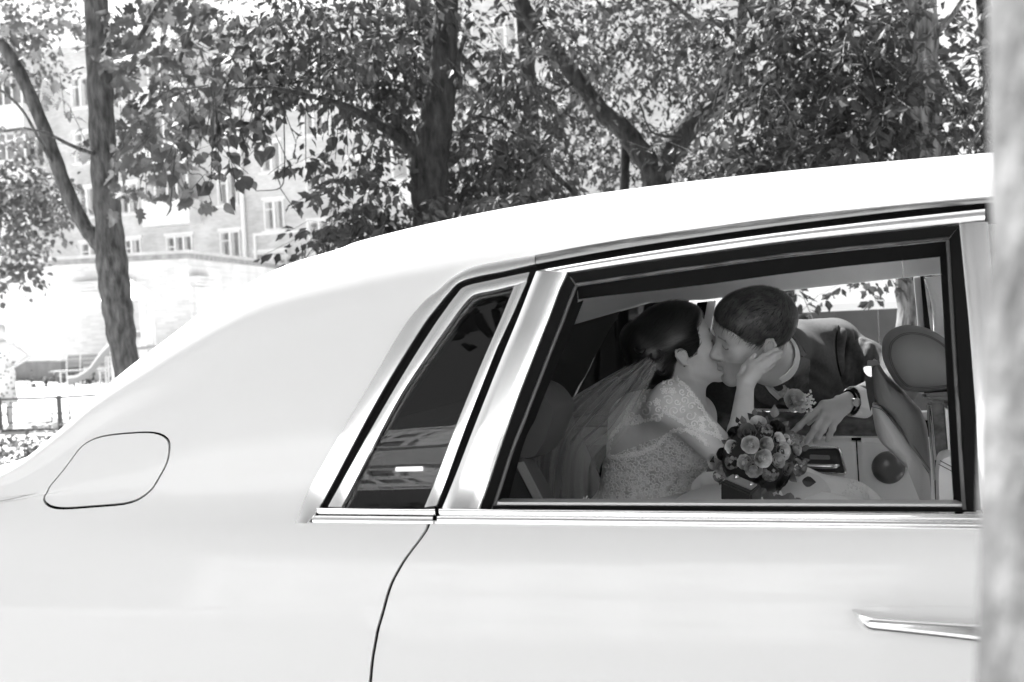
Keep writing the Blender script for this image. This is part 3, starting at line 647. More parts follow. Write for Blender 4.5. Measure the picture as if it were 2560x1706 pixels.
# ------------------------------------------------------------------ house on the camera's side of the road (seen in the glass and chrome)
hs = thing('townhouse', 'pale rendered townhouse with framed windows mirrored in the quarter window', 'building', (0, -15, 0))
M_render = mat('pale_render', 0.72, 0.9, var=0.1, vscale=1)
MB().box((-22, -8, -0.2), (16, 0, 9)).build('wall', M_render, hs)
MB().box((-22.3, -8.3, 9), (16.3, 0.4, 9.5)).build('cornice', M_white, hs)
MB().box((-22, 0, 0), (16, 0.08, 1.0)).build('plinth', mat('stone_plinth', 0.2, 0.9, var=0.2), hs)
for zz in (4.0, 7.2): MB().box((-22, 0, zz - 0.1), (16, 0.14, zz + 0.12)).build('string_course', M_white, hs)
for zz in (1.5, 4.7):
    for x in np.arange(-20, 15, 2.9):
        f = MB(); w, h_ = 1.5, 1.9
        f.box((x, 0.0, zz), (x + 0.12, 0.14, zz + h_)); f.box((x + w - 0.12, 0.0, zz), (x + w, 0.14, zz + h_)); f.box((x + 0.12, 0, zz), (x + w - 0.12, 0.14, zz + 0.12)); f.box((x + 0.12, 0, zz + h_ - 0.12), (x + w - 0.12, 0.14, zz + h_)); f.box((x + w / 2 - 0.07, 0, zz + 0.12), (x + w / 2 + 0.07, 0.13, zz + h_ - 0.12))
        wf = f.build('window', M_white, hs)
        MB().box((x + 0.12, 0.0, zz + 0.12), (x + w - 0.12, 0.04, zz + h_ - 0.12)).build('pane', M_pane, wf)
# close trunk at the right edge
DT = 0.52; rr = 0.13
tp = [(W(2501 + du, v, DT) + RT * rr + np.array([0, 0.0, 0]), rr * k) for du, v, k in ((0, 4600, 1.2), (-16, 2600, 1.06), (-22, 1700, 1.0), (-14, 1300, 1.0), (-12, 900, .99), (4, 420, .975), (-6, 0, .98), (-20, -500, .97))]
ctr = tp[-1][0]; tp = [(np.array([tp[0][0][0], tp[0][0][1], -.1]), rr * 1.5)] + tp + [(np.array([ctr[0], ctr[1] - .1, 3.5]), rr * .85), (np.array([ctr[0], ctr[1] - .2, 6]), rr * .5), (np.array([ctr[0], ctr[1] - .2, 8.5]), rr * .15)]
M_birch = bark_mat('pale_mottled_bark', 0.088, 6, 0.3, 0.5, (1, 1, 0.8))
tree('roadside_tree', 'pale mottled trunk close by at the right edge, out of focus', 'tree',
     tp,
     [[(np.array([ctr[0], ctr[1], 3.6]), 0.07), (np.array([ctr[0] - 1.0, ctr[1] - 0.4, 5.0]), 0.04), (np.array([ctr[0] - 1.8, ctr[1] - 0.6, 5.8]), 0.015)], [(np.array([ctr[0], ctr[1], 4.2]), 0.07), (np.array([ctr[0] + 1.2, ctr[1] - 0.5, 5.4]), 0.04), (np.array([ctr[0] + 2, ctr[1] - 0.2, 6]), 0.015)]],
     [((ctr[0] - 0.5, ctr[1] - 0.4, 6.4), (4.4, 2.4, 1.2), 700), ((ctr[0] - 3.5, ctr[1] - 1.2, 6.0), (2.4, 2.0, 1.0), 160)], 'ovate', 0.15, M_birch, L_ash, 91, wob=0.0, spacing=0.08, twigs=False)  # crown out of view, widened and thickened to shade the car's side
# ------------------------------------------------------------------ the car: one lofted skin, x forward, y across (0 = near belt), z up
YC = 0.93
KX = np.array([-2.4, -1.35, -1.18, -1.08, -0.98, -0.88, -0.78, -0.66, -0.54, -0.42, -0.28, -0.12, 0.1, 0.35, 0.6, 0.85, 1.1, 1.6, 1.85, 2.15, 2.5, 2.9, 4.0])
KE = np.array([1.08, 1.10, 1.12, 1.15, 1.20, 1.27, 1.34, 1.42, 1.48, 1.53, 1.57, 1.60, 1.62, 1.64, 1.65, 1.655, 1.655, 1.64, 1.60, 1.44, 1.22, 1.10, 1.04])
KL = np.array([0.0, 0.25, 0.5, 0.72, 0.88, 0.96, 1.0, 1.33, 1.67, 2.0, 2.22, 2.5, 3.0])
def pchip(x, y):
    h = np.diff(x); d = np.diff(y, axis=0) / (h[:, None] if y.ndim > 1 else h)
    m = np.zeros_like(y)
    m[1:-1] = (d[:-1] * (h[1:, None] if y.ndim > 1 else h[1:]) + d[1:] * (h[:-1, None] if y.ndim > 1 else h[:-1])) / ((h[1:] + h[:-1])[:, None] if y.ndim > 1 else (h[1:] + h[:-1]))
    m[0] = d[0]; m[-1] = d[-1]; return m
ME = pchip(KX, KE)
def herm(x, K, Y, M):
    x = np.clip(x, K[0], K[-1]); i = np.clip(np.searchsorted(K, x, side='right') - 1, 0, len(K) - 2)
    h = K[i + 1] - K[i]; s = (x - K[i]) / h
    return Y[i] * (1 + 2 * s) * (1 - s) ** 2 + M[i] * h * s * (1 - s) ** 2 + Y[i + 1] * s * s * (3 - 2 * s) + M[i + 1] * h * s * s * (s - 1)
def edge(x): return herm(np.asarray(x, float), KX, KE, ME)
def surf(x, t):
    """skin points for arrays x, t (t: 0 sill, 1 belt, 2 roof edge, 3 roof centre)"""
    x = np.asarray(x, float); t = np.asarray(t, float); E = edge(x); tail = np.clip((-1.22 - x) / 0.7, 0, 1); zb = ZB - 0.20 * tail * tail * (3 - 2 * tail); h = np.maximum(E - zb, 0.0)
    po = 0.10 * np.maximum(0, -0.55 - x) ** 2 + 0.10 * np.maximum(0, x - 2.3) ** 2
    k = np.minimum(1, h / 0.35) * 0.8 + 0.2
    one = np.ones_like(x); y2 = 0.16 * h + 0.32 * h * h
    c = 0.10 * k
    q = np.clip((0.25 - x) / 1.6, 0, 1); q = q * q * (3 - 2 * q); f = 1 - 0.62 * q
    Yk = np.stack([0.03 * one, -0.035 * one, -0.055 * one, -0.060 * (1 - .25 * q), -0.046 * f, -0.020 * f, 0 * one, 0.16 * h * .33 + .32 * (h * .33) ** 2, 0.16 * h * .67 + .32 * (h * .67) ** 2, y2, y2 + 0.055 + 0.03 * (1 - k), y2 + 0.19, YC * one - po])
    Zk = np.stack([0.22 * one, 0.45 * one, 0.66 * one, 0.86 * one - (ZB - zb) * .8, zb - 0.075, zb - 0.026, zb, zb + h * .33, zb + h * .67, zb + h, zb + h + 0.45 * c, zb + h + 0.8 * c, zb + h + c])
    def ev(A):
        hh = np.diff(KL); d = np.diff(A, axis=0) / hh[:, None]; m = np.zeros_like(A)
        m[1:-1] = (d[:-1] * hh[1:, None] + d[1:] * hh[:-1, None]) / (hh[1:] + hh[:-1])[:, None]; m[0] = d[0]; m[-1] = 0
        tt = np.clip(t, KL[0], KL[-1]); i = np.clip(np.searchsorted(KL, tt, side='right') - 1, 0, len(KL) - 2); j = np.arange(len(tt)); H = hh[i]; s = (tt - KL[i]) / H
        return A[i, j] * (1 + 2 * s) * (1 - s) ** 2 + m[i, j] * H * s * (1 - s) ** 2 + A[i + 1, j] * s * s * (3 - 2 * s) + m[i + 1, j] * H * s * s * (s - 1)
    Z_ = ev(Zk)
    return np.stack([x, ev(Yk) + po - 0.006 * np.exp(-((Z_ - 0.887) / 0.022) ** 2), Z_], axis=-1)
def snorm(x, t):
    e = 1e-3; x = np.asarray(x, float); t = np.asarray(t, float)
    a = surf(x + e, t) - surf(x - e, t); b = surf(x, np.minimum(t + e, 3)) - surf(x, np.maximum(t - e, 0))
    n = np.cross(a, b); return n / (np.linalg.norm(n, axis=-1, keepdims=True) + 1e-12)
# fit the roof line to its outline
SIL = np.array([(-400, 1235), (-150, 1200), (0, 1164), (54, 1148), (92, 1131), (152, 1072), (218, 1012), (283, 949), (348, 901), (435, 832), (522, 767), (609, 713), (675, 675), (762, 644), (870, 611), (979, 582), (1088, 555), (1197, 533), (1306, 514), (1523, 479), (1741, 452), (1958, 428), (2176, 408), (2394, 389), (2492, 381)], float)
fit = np.where((KX > -1.4) & (KX < 1.0))[0]
for it in range(60):
    ME = pchip(KX, KE)
    for k in fit:
        t = np.linspace(1.0, 3, 120); P = surf(np.full(120, KX[k]), t); Q = P.copy(); Q[:, 1] = 2 * YC - Q[:, 1]; P = np.concatenate([P, Q]); u, v, d = proj(toW(P))
        e = v - np.interp(u, SIL[:, 0], SIL[:, 1]); j = np.argmin(e)
        KE[k] += 0.5 * e[j] * d[j] / FPX
    KE[KX <= -1.4] = KE[fit[0]] - 0.22
    KE[(KX >= 1.0) & (KX < 1.2)] = KE[fit[-1]]; KE[KX == 1.6] = KE[fit[-1]] - 0.02
ME = pchip(KX, KE)
_gx, _gt = np.meshgrid(np.linspace(-1.3, 1.2, 120), np.linspace(0, 2.4, 110)); _gx = _gx.ravel(); _gt = _gt.ravel()
_gu, _gv, _ = proj(toW(surf(_gx, _gt)))
def XT(u, v):
    """place on the skin (x, t) seen at a place in the photograph"""
    k = np.argmin((_gu - u) ** 2 + (_gv - v) ** 2); q = np.array([_gx[k], _gt[k]])
    for _ in range(12):
        e = 1e-4; X = np.array([q[0], q[0] + e, q[0]]); T = np.array([q[1], q[1], q[1] + e])
        a, b, _d = proj(toW(surf(X, T))); J = np.array([[a[1] - a[0], a[2] - a[0]], [b[1] - b[0], b[2] - b[0]]]) / e
        r = np.array([u - a[0], v - b[0]])
        try: s = np.linalg.solve(J, r)
        except Exception: break
        q = q + np.clip(s, -0.05, 0.05); q[1] = min(max(q[1], 0), 3)
    return (float(q[0]), float(q[1]))
def XTs(pts): return [XT(*p) for p in pts]
def inpoly(P, poly):
    x, y = P[:, 0], P[:, 1]; r = np.zeros(len(P), bool); n = len(poly)
    for i in range(n):
        x1, y1 = poly[i]; x2, y2 = poly[(i + 1) % n]
        c = (y1 > y) != (y2 > y); r ^= c & (x < (x2 - x1) * (y - y1) / (y2 - y1 + 1e-15) + x1)
    return r
def dense(poly, d=0.02):
    out = []; n = len(poly)
    for i in range(n):
        a = np.array(poly[i]); b = np.array(poly[(i + 1) % n]); m = max(1, int(np.ceil(np.linalg.norm((b - a) * [1, 0.6]) / d)))
        out += [tuple(a + (b - a) * j / m) for j in range(m)]
    return out
def rounded(poly, r):
    """clip polygon corners by short curves"""
    out = []; n = len(poly)
    for i in range(n):
        p = np.array(poly[i], float); a = np.array(poly[i - 1], float); b = np.array(poly[(i + 1) % n], float)
        da, db = a - p, b - p; la, lb = np.linalg.norm(da), np.linalg.norm(db); ra = min(r, la * .45); rb = min(r, lb * .45)
        pa, pb = p + da / la * ra, p + db / lb * rb
        for s in (0, .25, .5, .75, 1): out.append(tuple((1 - s) ** 2 * pa + 2 * s * (1 - s) * p + s * s * pb))
    return out
def panel(name, outer, m, parent, holes=(), off=0.0, thick=0.012, step=(0.035, 0.05), far=False, near=True, bnd=0.02, both=False):
    outer = dense(outer, bnd); holes = [dense(h, bnd) for h in holes]
    pts = list(outer); ed = [(i, (i + 1) % len(outer)) for i in range(len(outer))]
    for h in holes:
        b = len(pts); pts += h; ed += [(b + i, b + (i + 1) % len(h)) for i in range(len(h))]
    A = np.array(outer); gx, gt = np.meshgrid(np.arange(A[:, 0].min() + step[0] * .5, A[:, 0].max(), step[0]), np.arange(A[:, 1].min() + step[1] * .5, A[:, 1].max(), step[1])); G = np.stack([gx.ravel(), gt.ravel()], 1)
    k = inpoly(G, outer)
    for h in holes: k &= ~inpoly(G, h)
    G = G[k]; B = np.array(pts)
    if len(G):
        dmin = np.full(len(G), 9.0)
        for s in range(0, len(B), 400): dmin = np.minimum(dmin, np.min(np.linalg.norm((G[:, None] - B[None, s:s + 400]) * [1, .7], axis=2), axis=1))
        G = G[dmin > 0.4 * min(step)]
    pts += [tuple(g) for g in G]
    V2, E2, F2, *_ = delaunay_2d_cdt([Vector((float(a), float(b))) for a, b in pts], ed, [], 0, 1e-7)
    V2 = np.array([(v.x, v.y) for v in V2]); T = np.array([f for f in F2 if len(f) == 3]); c = V2[T].mean(axis=1)
    k = inpoly(c, outer)
    for h in holes: k &= ~inpoly(c, h)
    T = T[k]
    a, b_, c_ = V2[T[:, 0]], V2[T[:, 1]], V2[T[:, 2]]
    ar = (b_[:, 0] - a[:, 0]) * (c_[:, 1] - a[:, 1]) - (b_[:, 1] - a[:, 1]) * (c_[:, 0] - a[:, 0])
    T[ar < 0] = T[ar < 0][:, ::-1]; T = T[np.abs(ar) > 1e-10]
    Nn = snorm(V2[:, 0], V2[:, 1]); P = surf(V2[:, 0], V2[:, 1]) + Nn * off
    n = len(P); cnt = {}
    for t in T:
        for i in range(3):
            e = (t[i], t[(i + 1) % 3]); cnt[e] = 1
    rim = [e for e in cnt if (e[1], e[0]) not in cnt]
    V = [P, P - Nn * thick]; F3 = [T, T[:, ::-1] + n]; nn = [Nn, -Nn]; b = 2 * n; q = []
    for i, j in rim:
        q.append((i, j))
    if q:
        q = np.array(q); r = np.concatenate([P[q[:, 0]], P[q[:, 1]], P[q[:, 1]] - Nn[q[:, 1]] * thick, P[q[:, 0]] - Nn[q[:, 0]] * thick])
        m_ = len(q); ii = np.arange(m_) + b
        en = np.cross(P[q[:, 1]] - P[q[:, 0]], Nn[q[:, 0]]); en /= np.linalg.norm(en, axis=1, keepdims=True) + 1e-12
        V.append(r); nn.append(np.concatenate([en] * 4)); F3 += [np.stack([ii + m_, ii, ii + 3 * m_], 1), np.stack([ii + m_, ii + 3 * m_, ii + 2 * m_], 1)]
    V = np.concatenate(V); Fq = np.concatenate(F3); nn = np.concatenate(nn)
    res = []
    for side in ([0] if near else []) + ([1] if far else []):
        v, f, nr = V.copy(), Fq, nn.copy()
        if side: v[:, 1] = 2 * YC - v[:, 1]; nr[:, 1] *= -1; f = f[:, ::-1]
        me = nmesh(name, v, f, True); me.normals_split_custom_set_from_vertices([tuple(x) for x in nr]); res.append(link(name, me, m, parent))
    return res[0] if len(res) == 1 else res
def resamp(pts, n):
    P = np.array(pts, float); S = surf(P[:, 0], P[:, 1]); L = np.r_[0, np.cumsum(np.linalg.norm(np.diff(S, axis=0), axis=1))]
    s = np.linspace(0, L[-1], n); return np.stack([np.interp(s, L, P[:, 0]), np.interp(s, L, P[:, 1])], 1)
def smoothpath(pts, n=60):
    return [tuple(p) for p in spline([np.array(p) for p in pts], n)]
FLAT = [(0, -1), (0, .5), (.03, .86), (.2, .96), (.5, 1), (.8, .96), (.97, .86), (1, .5), (1, -1)]
ROUND = [(0, -.6), (0.0, .2), (.08, .6), (.25, .9), (.5, 1), (.75, .9), (.92, .6), (1.0, .2), (1, -.6)]
def strip(name, A, B, m, parent, h=0.006, off=0.0, prof=ROUND, n=60, far=False, near=True, smooth=50):
    A, B = resamp(A, n), resamp(B, n); rows = []
    for w, k in prof:
        Q = A + (B - A) * w; rows.append(surf(Q[:, 0], Q[:, 1]) + snorm(Q[:, 0], Q[:, 1]) * (off + h * k))
    R = np.array(rows)
    for side in ([0] if near else []) + ([1] if far else []):
        v = R.copy()
        if side: v[..., 1] = 2 * YC - v[..., 1]
        b = MB().grid(v); nv = len(rows)
        b.f.append(tuple(i * n for i in range(nv))); b.f.append(tuple(i * n + n - 1 for i in reversed(range(nv))))
        o = b.build(name, m, parent, smooth=smooth)
    return o

car = thing('limousine', 'long white limousine with chrome window frames filling the foreground', 'car', (ORG[0], ORG[1], 0), -YAW)
M_paint = mat('white_car_paint', 0.50, 0.4, coat=0.55, spec=0.4); M_paint.node_tree.nodes['Principled BSDF'].inputs['Coat Roughness'].default_value = 0.1
M_chrome = mat('chrome', 0.86, 0.06, metal=1.0)
M_bright = mat('polished_trim', 0.80, 0.24, metal=1.0)
M_black = mat('black_rubber', 0.006, 0.8, spec=0.05)
M_gloss = mat('black_seal', 0.006, 0.7, spec=0.06)
M_glass = glass_mat('tinted_glass', 0.42, 1.5)
M_clear = glass_mat('window_glass', 0.92, 1.3)

SHUT = [(1068, 1308), (1062, 1325), (1036, 1362), (998, 1416), (971, 1470), (949, 1546), (930, 1633), (922, 1706)]
shut = smoothpath(XTs(SHUT), 40)
sx = shut[-1][0]
drip = XTs([(745, 1307), (777, 1217), (818, 1143), (858, 1074), (930, 954), (1006, 825), (1060, 755), (1092, 729), (1131, 693), (1178, 669), (1250, 653), (1339, 638), (1480, 612), (1632, 588), (1790, 566), (1958, 544), (2120, 526), (2285, 509), (2465, 494)])
XR, XF = 0.90, 1.78                               # front edges of the rear and front door
te = drip[-1][1]
dripx = drip + [(1.1, te), (1.4, te - 0.02), (1.6, te - 0.1), (1.74, te - 0.3)]
hole = [*shut, (sx, 0.13), (XF + 0.08, 0.13), (XF + 0.06, 1.0), *reversed(dripx), XT(776, 1307)]
fuel = rounded(XTs([(200, 1116), (236, 1094), (392, 1078), (428, 1098), (424, 1150), (381, 1229), (335, 1262), (134, 1277), (104, 1258), (120, 1218)]), 0.045)
def circ(x, z, r, n=28):
    tt = np.linspace(0, 1, 200); zz = surf(np.full(200, x), tt)[:, 2]
    return [(x + r * math.cos(a), float(np.interp(z + r * math.sin(a), zz, tt))) for a in np.linspace(0, math.pi, n)]
def arch(x): return [(x + 0.38, 0.0), *circ(x, 0.33, 0.38), (x - 0.38, 0.0)]
bodypoly = [(-2.35, 0.0), *reversed(arch(-1.05)), *[(q[0], q[1]) for q in reversed(arch(2.55))], (3.75, 0.0), (3.75, 3.0), (-2.35, 3.0)]
shield = [(1.86, 2.12), (2.45, 2.3), (2.45, 3.0), (1.80, 3.0)]
rearw = [(-0.42, 2.3), (-0.95, 2.3), (-0.95, 2.9999), (-0.42, 2.9999)]
rearw = [(-0.40, 2.34), (-0.92, 2.34), (-0.92, 2.985), (-0.40, 2.985)]
panel('body_shell', bodypoly, M_paint, car, step=(.0337, .0481), holes=[hole, fuel, rounded([(1.88, 2.16), (2.42, 2.16), (2.42, 2.985), (1.84, 2.985)], .03), rounded(rearw, .04)], thick=0.006)
panel('body_shell', bodypoly, M_paint, car, holes=[hole, rounded([(1.88, 2.16), (2.42, 2.16), (2.42, 2.985), (1.84, 2.985)], .03), rounded(rearw, .04)], thick=0.006, near=False, far=True)
panel('windscreen', [(1.88, 2.16), (2.42, 2.16), (2.42, 3.0), (1.84, 3.0)], M_clear, car, off=-0.008, thick=0.004, far=True, step=(.08, .1))
panel('rear_window', rearw[:2] + [(-0.92, 3.0), (-0.40, 3.0)], M_glass, car, off=-0.008, thick=0.004, far=True, step=(.08, .1))
cx_, ct_ = np.mean(np.array(fuel), axis=0)
fuel_in = [(cx_ + (a - cx_) * 0.966, ct_ + (b - ct_) * 0.962) for a, b in fuel]
panel('fuel_flap', fuel_in, M_paint, car, off=0.0, thick=0.008)
panel('fuel_recess', [(cx_ + (a - cx_) * 1.018, ct_ + (b - ct_) * 1.018) for a, b in fuel], M_black, car, off=-0.013, thick=0.003)
# closed ends and underside
for X_ in (-2.35, 3.75):
    tt = np.linspace(0, 3, 40); P = surf(np.full(40, X_), tt); Q = P.copy(); Q[:, 1] = 2 * YC - Q[:, 1]
    m = MB(); m.add(list(P) + list(Q[::-1][1:]), [tuple(range(79))]); m.build('end_panel', M_paint, car)
MB().box((-2.2, 0.1, 0.2), (3.6, 2 * YC - 0.1, 0.26)).build('floor_pan', M_black, car)
# doors (lower panels)
sh2 = [(a + 0.0062, b) for a, b in shut]
door_top = XTs([(1078, 1302), (1500, 1306), (2000, 1311), (2440, 1315)])
rd = panel('rear_door', [*sh2, (sx + 0.006, 0.14), (XR - 0.003, 0.14), (XR - 0.003, door_top[-1][1]), *reversed(door_top)], M_paint, car, thick=0.008)
fd = panel('front_door', [(XR + 0.003, 0.14), (XF + 0.07, 0.14), (XF + 0.05, 0.98), (XR + 0.003, door_top[-1][1])], M_paint, car, thick=0.008)
panel('rear_door', [(sx + 0.006, 0.14), (XR - 0.003, 0.14), (XR - 0.003, 1.0), (shut[0][0] + .006, 1.0), *sh2], M_paint, car, thick=0.008, near=False, far=True)
panel('front_door', [(XR + 0.003, 0.14), (XF + 0.07, 0.14), (XF + 0.05, 1.0), (XR + 0.003, 1.0)], M_paint, car, thick=0.008, near=False, far=True)
# black body behind the shut lines
panel('door_jamb', [(sx - 0.1, 0.05), (XF + 0.12, 0.05), (XF + 0.1, 0.985), (shut[0][0] - 0.16, 0.985)], M_black, car, off=-0.03, thick=0.01, far=True, step=(.08, .1))
# window surrounds
A_ = [(740, 1311), (777, 1217), (858, 1074), (930, 954), (1006, 825), (1060, 757), (1092, 731), (1131, 696), (1178, 671), (1250, 655), (1339, 640)]
B_ = [(770, 1311), (804, 1266), (891, 1102), (968, 964), (1054, 825), (1100, 764), (1128, 731), (1152, 708), (1202, 693), (1260, 682), (1339, 664)]
strip('window_surround', smoothpath(XTs(A_), 80), smoothpath(XTs(B_), 80), M_bright, car, h=0.006, n=80, prof=FLAT)
A2 = [(1341, 640), (1480, 614), (1632, 590), (1790, 568), (1958, 546), (2120, 528), (2285, 511), (2460, 496)]
B2 = [(1341, 664), (1480, 638), (1632, 613), (1790, 590), (1958, 567), (2120, 547), (2285, 528), (2460, 512)]
ext = [(1.1, te - .01), (1.4, te - .03), (1.62, te - .12)]
strip('roof_drip_trim', smoothpath(XTs(A2), 60) + ext, smoothpath(XTs(B2), 60) + [(a, b - .05) for a, b in ext], M_chrome, car, h=0.006, n=90, prof=FLAT)
# dark gaskets under the trims
strip('window_gasket', smoothpath(XTs([(780, 1300), (800, 1255), (886, 1095), (962, 958), (1048, 818), (1096, 757), (1148, 700), (1202, 686), (1335, 657)]), 70), smoothpath(XTs([(850, 1300), (850, 1265), (920, 1130), (1000, 985), (1085, 850), (1130, 780), (1170, 735), (1210, 715), (1350, 690)]), 70), M_black, car, off=-0.012, h=0.004, n=70)
strip('door_gasket', smoothpath(XTs([(1330, 655), (1632, 603), (1958, 557), (2285, 519), (2465, 502)]), 60) + ext, smoothpath(XTs([(1330, 700), (1632, 650), (1958, 606), (2285, 566), (2465, 548)]), 60) + [(a, b - .16) for a, b in ext], M_black, car, off=-0.014, h=0.004, n=80)
strip('door_gasket', XTs([(1308, 690), (1240, 868), (1160, 1066), (1080, 1272), (1066, 1306)]), XTs([(1352, 690), (1284, 868), (1198, 1066), (1112, 1272), (1094, 1306)]), M_black, car, off=-0.014, h=0.004, n=40)
# quarter window: frame, glass, front post
strip('quarter_frame', smoothpath(XTs([(820, 1268), (901, 1122), (987, 973), (1073, 834), (1120, 766), (1143, 736), (1163, 717), (1230, 701), (1325, 681)]), 70), smoothpath(XTs([(855, 1270), (939, 1108), (1006, 984), (1083, 870), (1135, 797), (1166, 757), (1188, 738), (1234, 728), (1316, 708)]), 70), M_bright, car, h=0.006, off=-0.003, n=80, prof=FLAT)
strip('quarter_frame', XTs([(1286, 716), (1198, 925), (1125, 1106), (1061, 1270)]), XTs([(1319, 704), (1245, 868), (1169, 1059), (1092, 1266)]), M_bright, car, h=0.006, off=-0.003, n=60, prof=FLAT)
qg = panel('quarter_glass', XTs([(850, 1282), (930, 1116), (1000, 990), (1078, 872), (1130, 800), (1186, 735), (1240, 722), (1297, 708), (1200, 935), (1062, 1282)]), M_glass, car, off=-0.012, thick=0.004)
panel('quarter_glass', XTs([(850, 1282), (930, 1116), (1000, 990), (1078, 872), (1130, 800), (1186, 735), (1240, 722), (1297, 708), (1200, 935), (1062, 1282)]), glass_mat('dark_tinted_glass', 0.2, 1.5), car, off=-0.012, thick=0.004, near=False, far=True)
# rear door upper frame
strip('door_pillar', XTs([(1340, 680), (1266, 866), (1188, 1062), (1104, 1274)]), XTs([(1419, 683), (1400, 724), (1301, 980), (1198, 1274)]), M_bright, car, h=0.004, off=0.0, n=60, prof=[(0, -2), (0, .4), (.04, 1), (.3, 1.3), (.7, 1.3), (.96, 1), (1, .4), (1, -2)])
strip('door_header', smoothpath(XTs([(1344, 678), (1480, 654), (1632, 629), (1790, 605), (1958, 582), (2120, 562), (2285, 543), (2462, 524)]), 60), smoothpath(XTs([(1419, 684), (1500, 671), (1632, 651), (1790, 629), (1958, 606), (2120, 588), (2285, 571), (2462, 553)]), 60), M_bright, car, h=0.005, off=0.0, n=70, prof=[(0, -2), (0, .4), (.1, 1), (.5, 1.3), (.9, 1), (1, .4), (1, -2)])
strip('front_post', XTs([(2398, 561), (2422, 800), (2440, 1030), (2452, 1274)]), XTs([(2470, 556), (2486, 800), (2497, 1030), (2506, 1274)]), M_bright, car, h=0.004, n=50)
# rubber channel round the open window: outer edge on the skin, inner edge set in
def channel(name, A, B, da, db, m, n=70):
    A, B = resamp(A, n), resamp(B, n); rows = []
    for s in (0, .15, .4, .6, .85, 1):
        Q = A + (B - A) * s; d = da + (db - da) * s; rows.append(surf(Q[:, 0], Q[:, 1]) - snorm(Q[:, 0], Q[:, 1]) * d)
    rows.append(rows[-1] - np.array([0, -0.03, 0])); R = np.array(rows)
    return MB().grid(R).build(name, m, car, smooth=60)
top_o = [(1419, 684), (1500, 671), (1632, 651), (1790, 629), (1958, 606), (2120, 588), (2285, 571), (2399, 561)]
top_m = [(1441, 709), (1520, 697), (1640, 679), (1790, 658), (1958, 635), (2120, 617), (2285, 601), (2378, 591)]
lef_o = [(1419, 684), (1400, 724), (1301, 980), (1198, 1274)]
lef_m = [(1441, 709), (1424, 752), (1328, 1002), (1232, 1268)]
rig_o = [(2399, 561), (2422, 800), (2440, 1030), (2452, 1274)]
rig_m = [(2378, 591), (2388, 760), (2400, 960), (2420, 1266)]
sh = lambda L, a, b: [(u - a, v - b) for u, v in L]
top_m, lef_m, rig_m = sh(top_m, 5, 7), sh(lef_m, 8, 2), sh(rig_m, 8, 2)
channel('window_channel', XTs(top_o), XTs(top_m), 0.004, 0.022, M_gloss); channel('window_channel', XTs(lef_o), XTs(lef_m), 0.004, 0.022, M_gloss); channel('window_channel', XTs(rig_o), XTs(rig_m), 0.004, 0.022, M_gloss)
def bead(name, P, d, r, m, n=60):
    Q = resamp(P, n); return MB().tube(list(surf(Q[:, 0], Q[:, 1]) - snorm(Q[:, 0], Q[:, 1]) * d), r, 6).build(name, m, car, smooth=60)
M_bead = mat('grey_rubber_bead', 0.045, 0.35)
bead('seal_bead', XTs(top_m), 0.02, 0.0035, M_bead); bead('seal_bead', XTs(lef_m), 0.02, 0.0035, M_bead); bead('seal_bead', XTs(rig_m), 0.02, 0.0035, M_bead)
# inner black frame of the near door (set further in)
def wall(name, P, m, d0, d1, par=None):
    Q = resamp(P, 60); S = surf(Q[:, 0], Q[:, 1]); N_ = snorm(Q[:, 0], Q[:, 1])
    return S - N_ * d0, S - N_ * d1
def inner_ring(name, M_, I_, m, d0=0.03, d1=0.055):
    A, B = resamp(M_, 60), resamp(I_, 60); rows = []
    for s in (0, .3, .7, 1):
        Q = A + (B - A) * s; d = d0 + (d1 - d0) * s; rows.append(surf(Q[:, 0], Q[:, 1]) - snorm(Q[:, 0], Q[:, 1]) * d)
    rows.append(rows[-1] + np.array([0, 0.05, 0.004])); return MB().grid(np.array(rows)).build(name, m, car, smooth=60)
inner_ring('inner_header', XTs(top_m), XTs(sh([(1441, 742), (1520, 732), (1640, 719), (1790, 700), (1958, 676), (2120, 655), (2285, 638), (2372, 629)], 12, 19)), M_black)
inner_ring('inner_post', XTs(sh([(1441, 709), (1328, 1002), (1232, 1268)], 8, 2)), XTs(sh([(1446, 735), (1334, 1012), (1243, 1268)], 18, 4)), M_black)
inner_ring('inner_post', XTs(rig_m), XTs(sh([(2372, 600), (2382, 760), (2392, 960), (2410, 1266)], 18, 4)), M_black)
# chrome belt moulding: quarter part and door part, each bright roll over a flat band
def belt(name, u0, u1, v0, v1, m, h, off=0.0, n=60, skew=0):
    us = np.linspace(u0, u1, 16); f = lambda u, a: a + (u - 780) * 0.0107
    strip(name, XTs([(u, f(u, v0)) for u in us]), XTs([(u + skew, f(u, v1)) for u in us]), m, car, h=h, off=off, n=n)
belt('belt_moulding', 797, 1091, 1271, 1287, M_chrome, 0.010); belt('belt_band', 782, 1083, 1289, 1308, M_bright, 0.004)
belt('belt_moulding', 1101, 2500, 1270, 1287, M_chrome, 0.010, n=90); belt('belt_band', 1094, 2500, 1287, 1302, M_bright, 0.004, n=90); belt('belt_lip', 1090, 2500, 1302, 1309, M_chrome, 0.006, n=90)
strip('belt_moulding', [(XR + .01, 1.02), (XF, 1.02)], [(XR + .01, .975), (XF, .975)], M_chrome, car, h=0.01)
strip('front_frame', [(XR + 0.01, te - .1), (1.35, te - .12), (1.55, te - .25), (XF, 1.05)], [(XR + 0.01, te - .2), (1.3, te - .22), (1.5, te - .35), (XF - .08, 1.05)], M_bright, car, h=0.005)
strip('front_frame', [(XR + 0.005, te - .1), (XR + 0.02, 1.02)], [(XR + 0.07, te - .1), (XR + 0.08, 1.02)], M_bright, car, h=0.005)
panel('front_glass', [(XR + 0.05, te - .15), (1.3, te - .18), (1.5, te - .3), (XF - .05, 1.0), (XR + .06, 1.0)], M_clear, car, off=-0.01, thick=0.004, far=False)
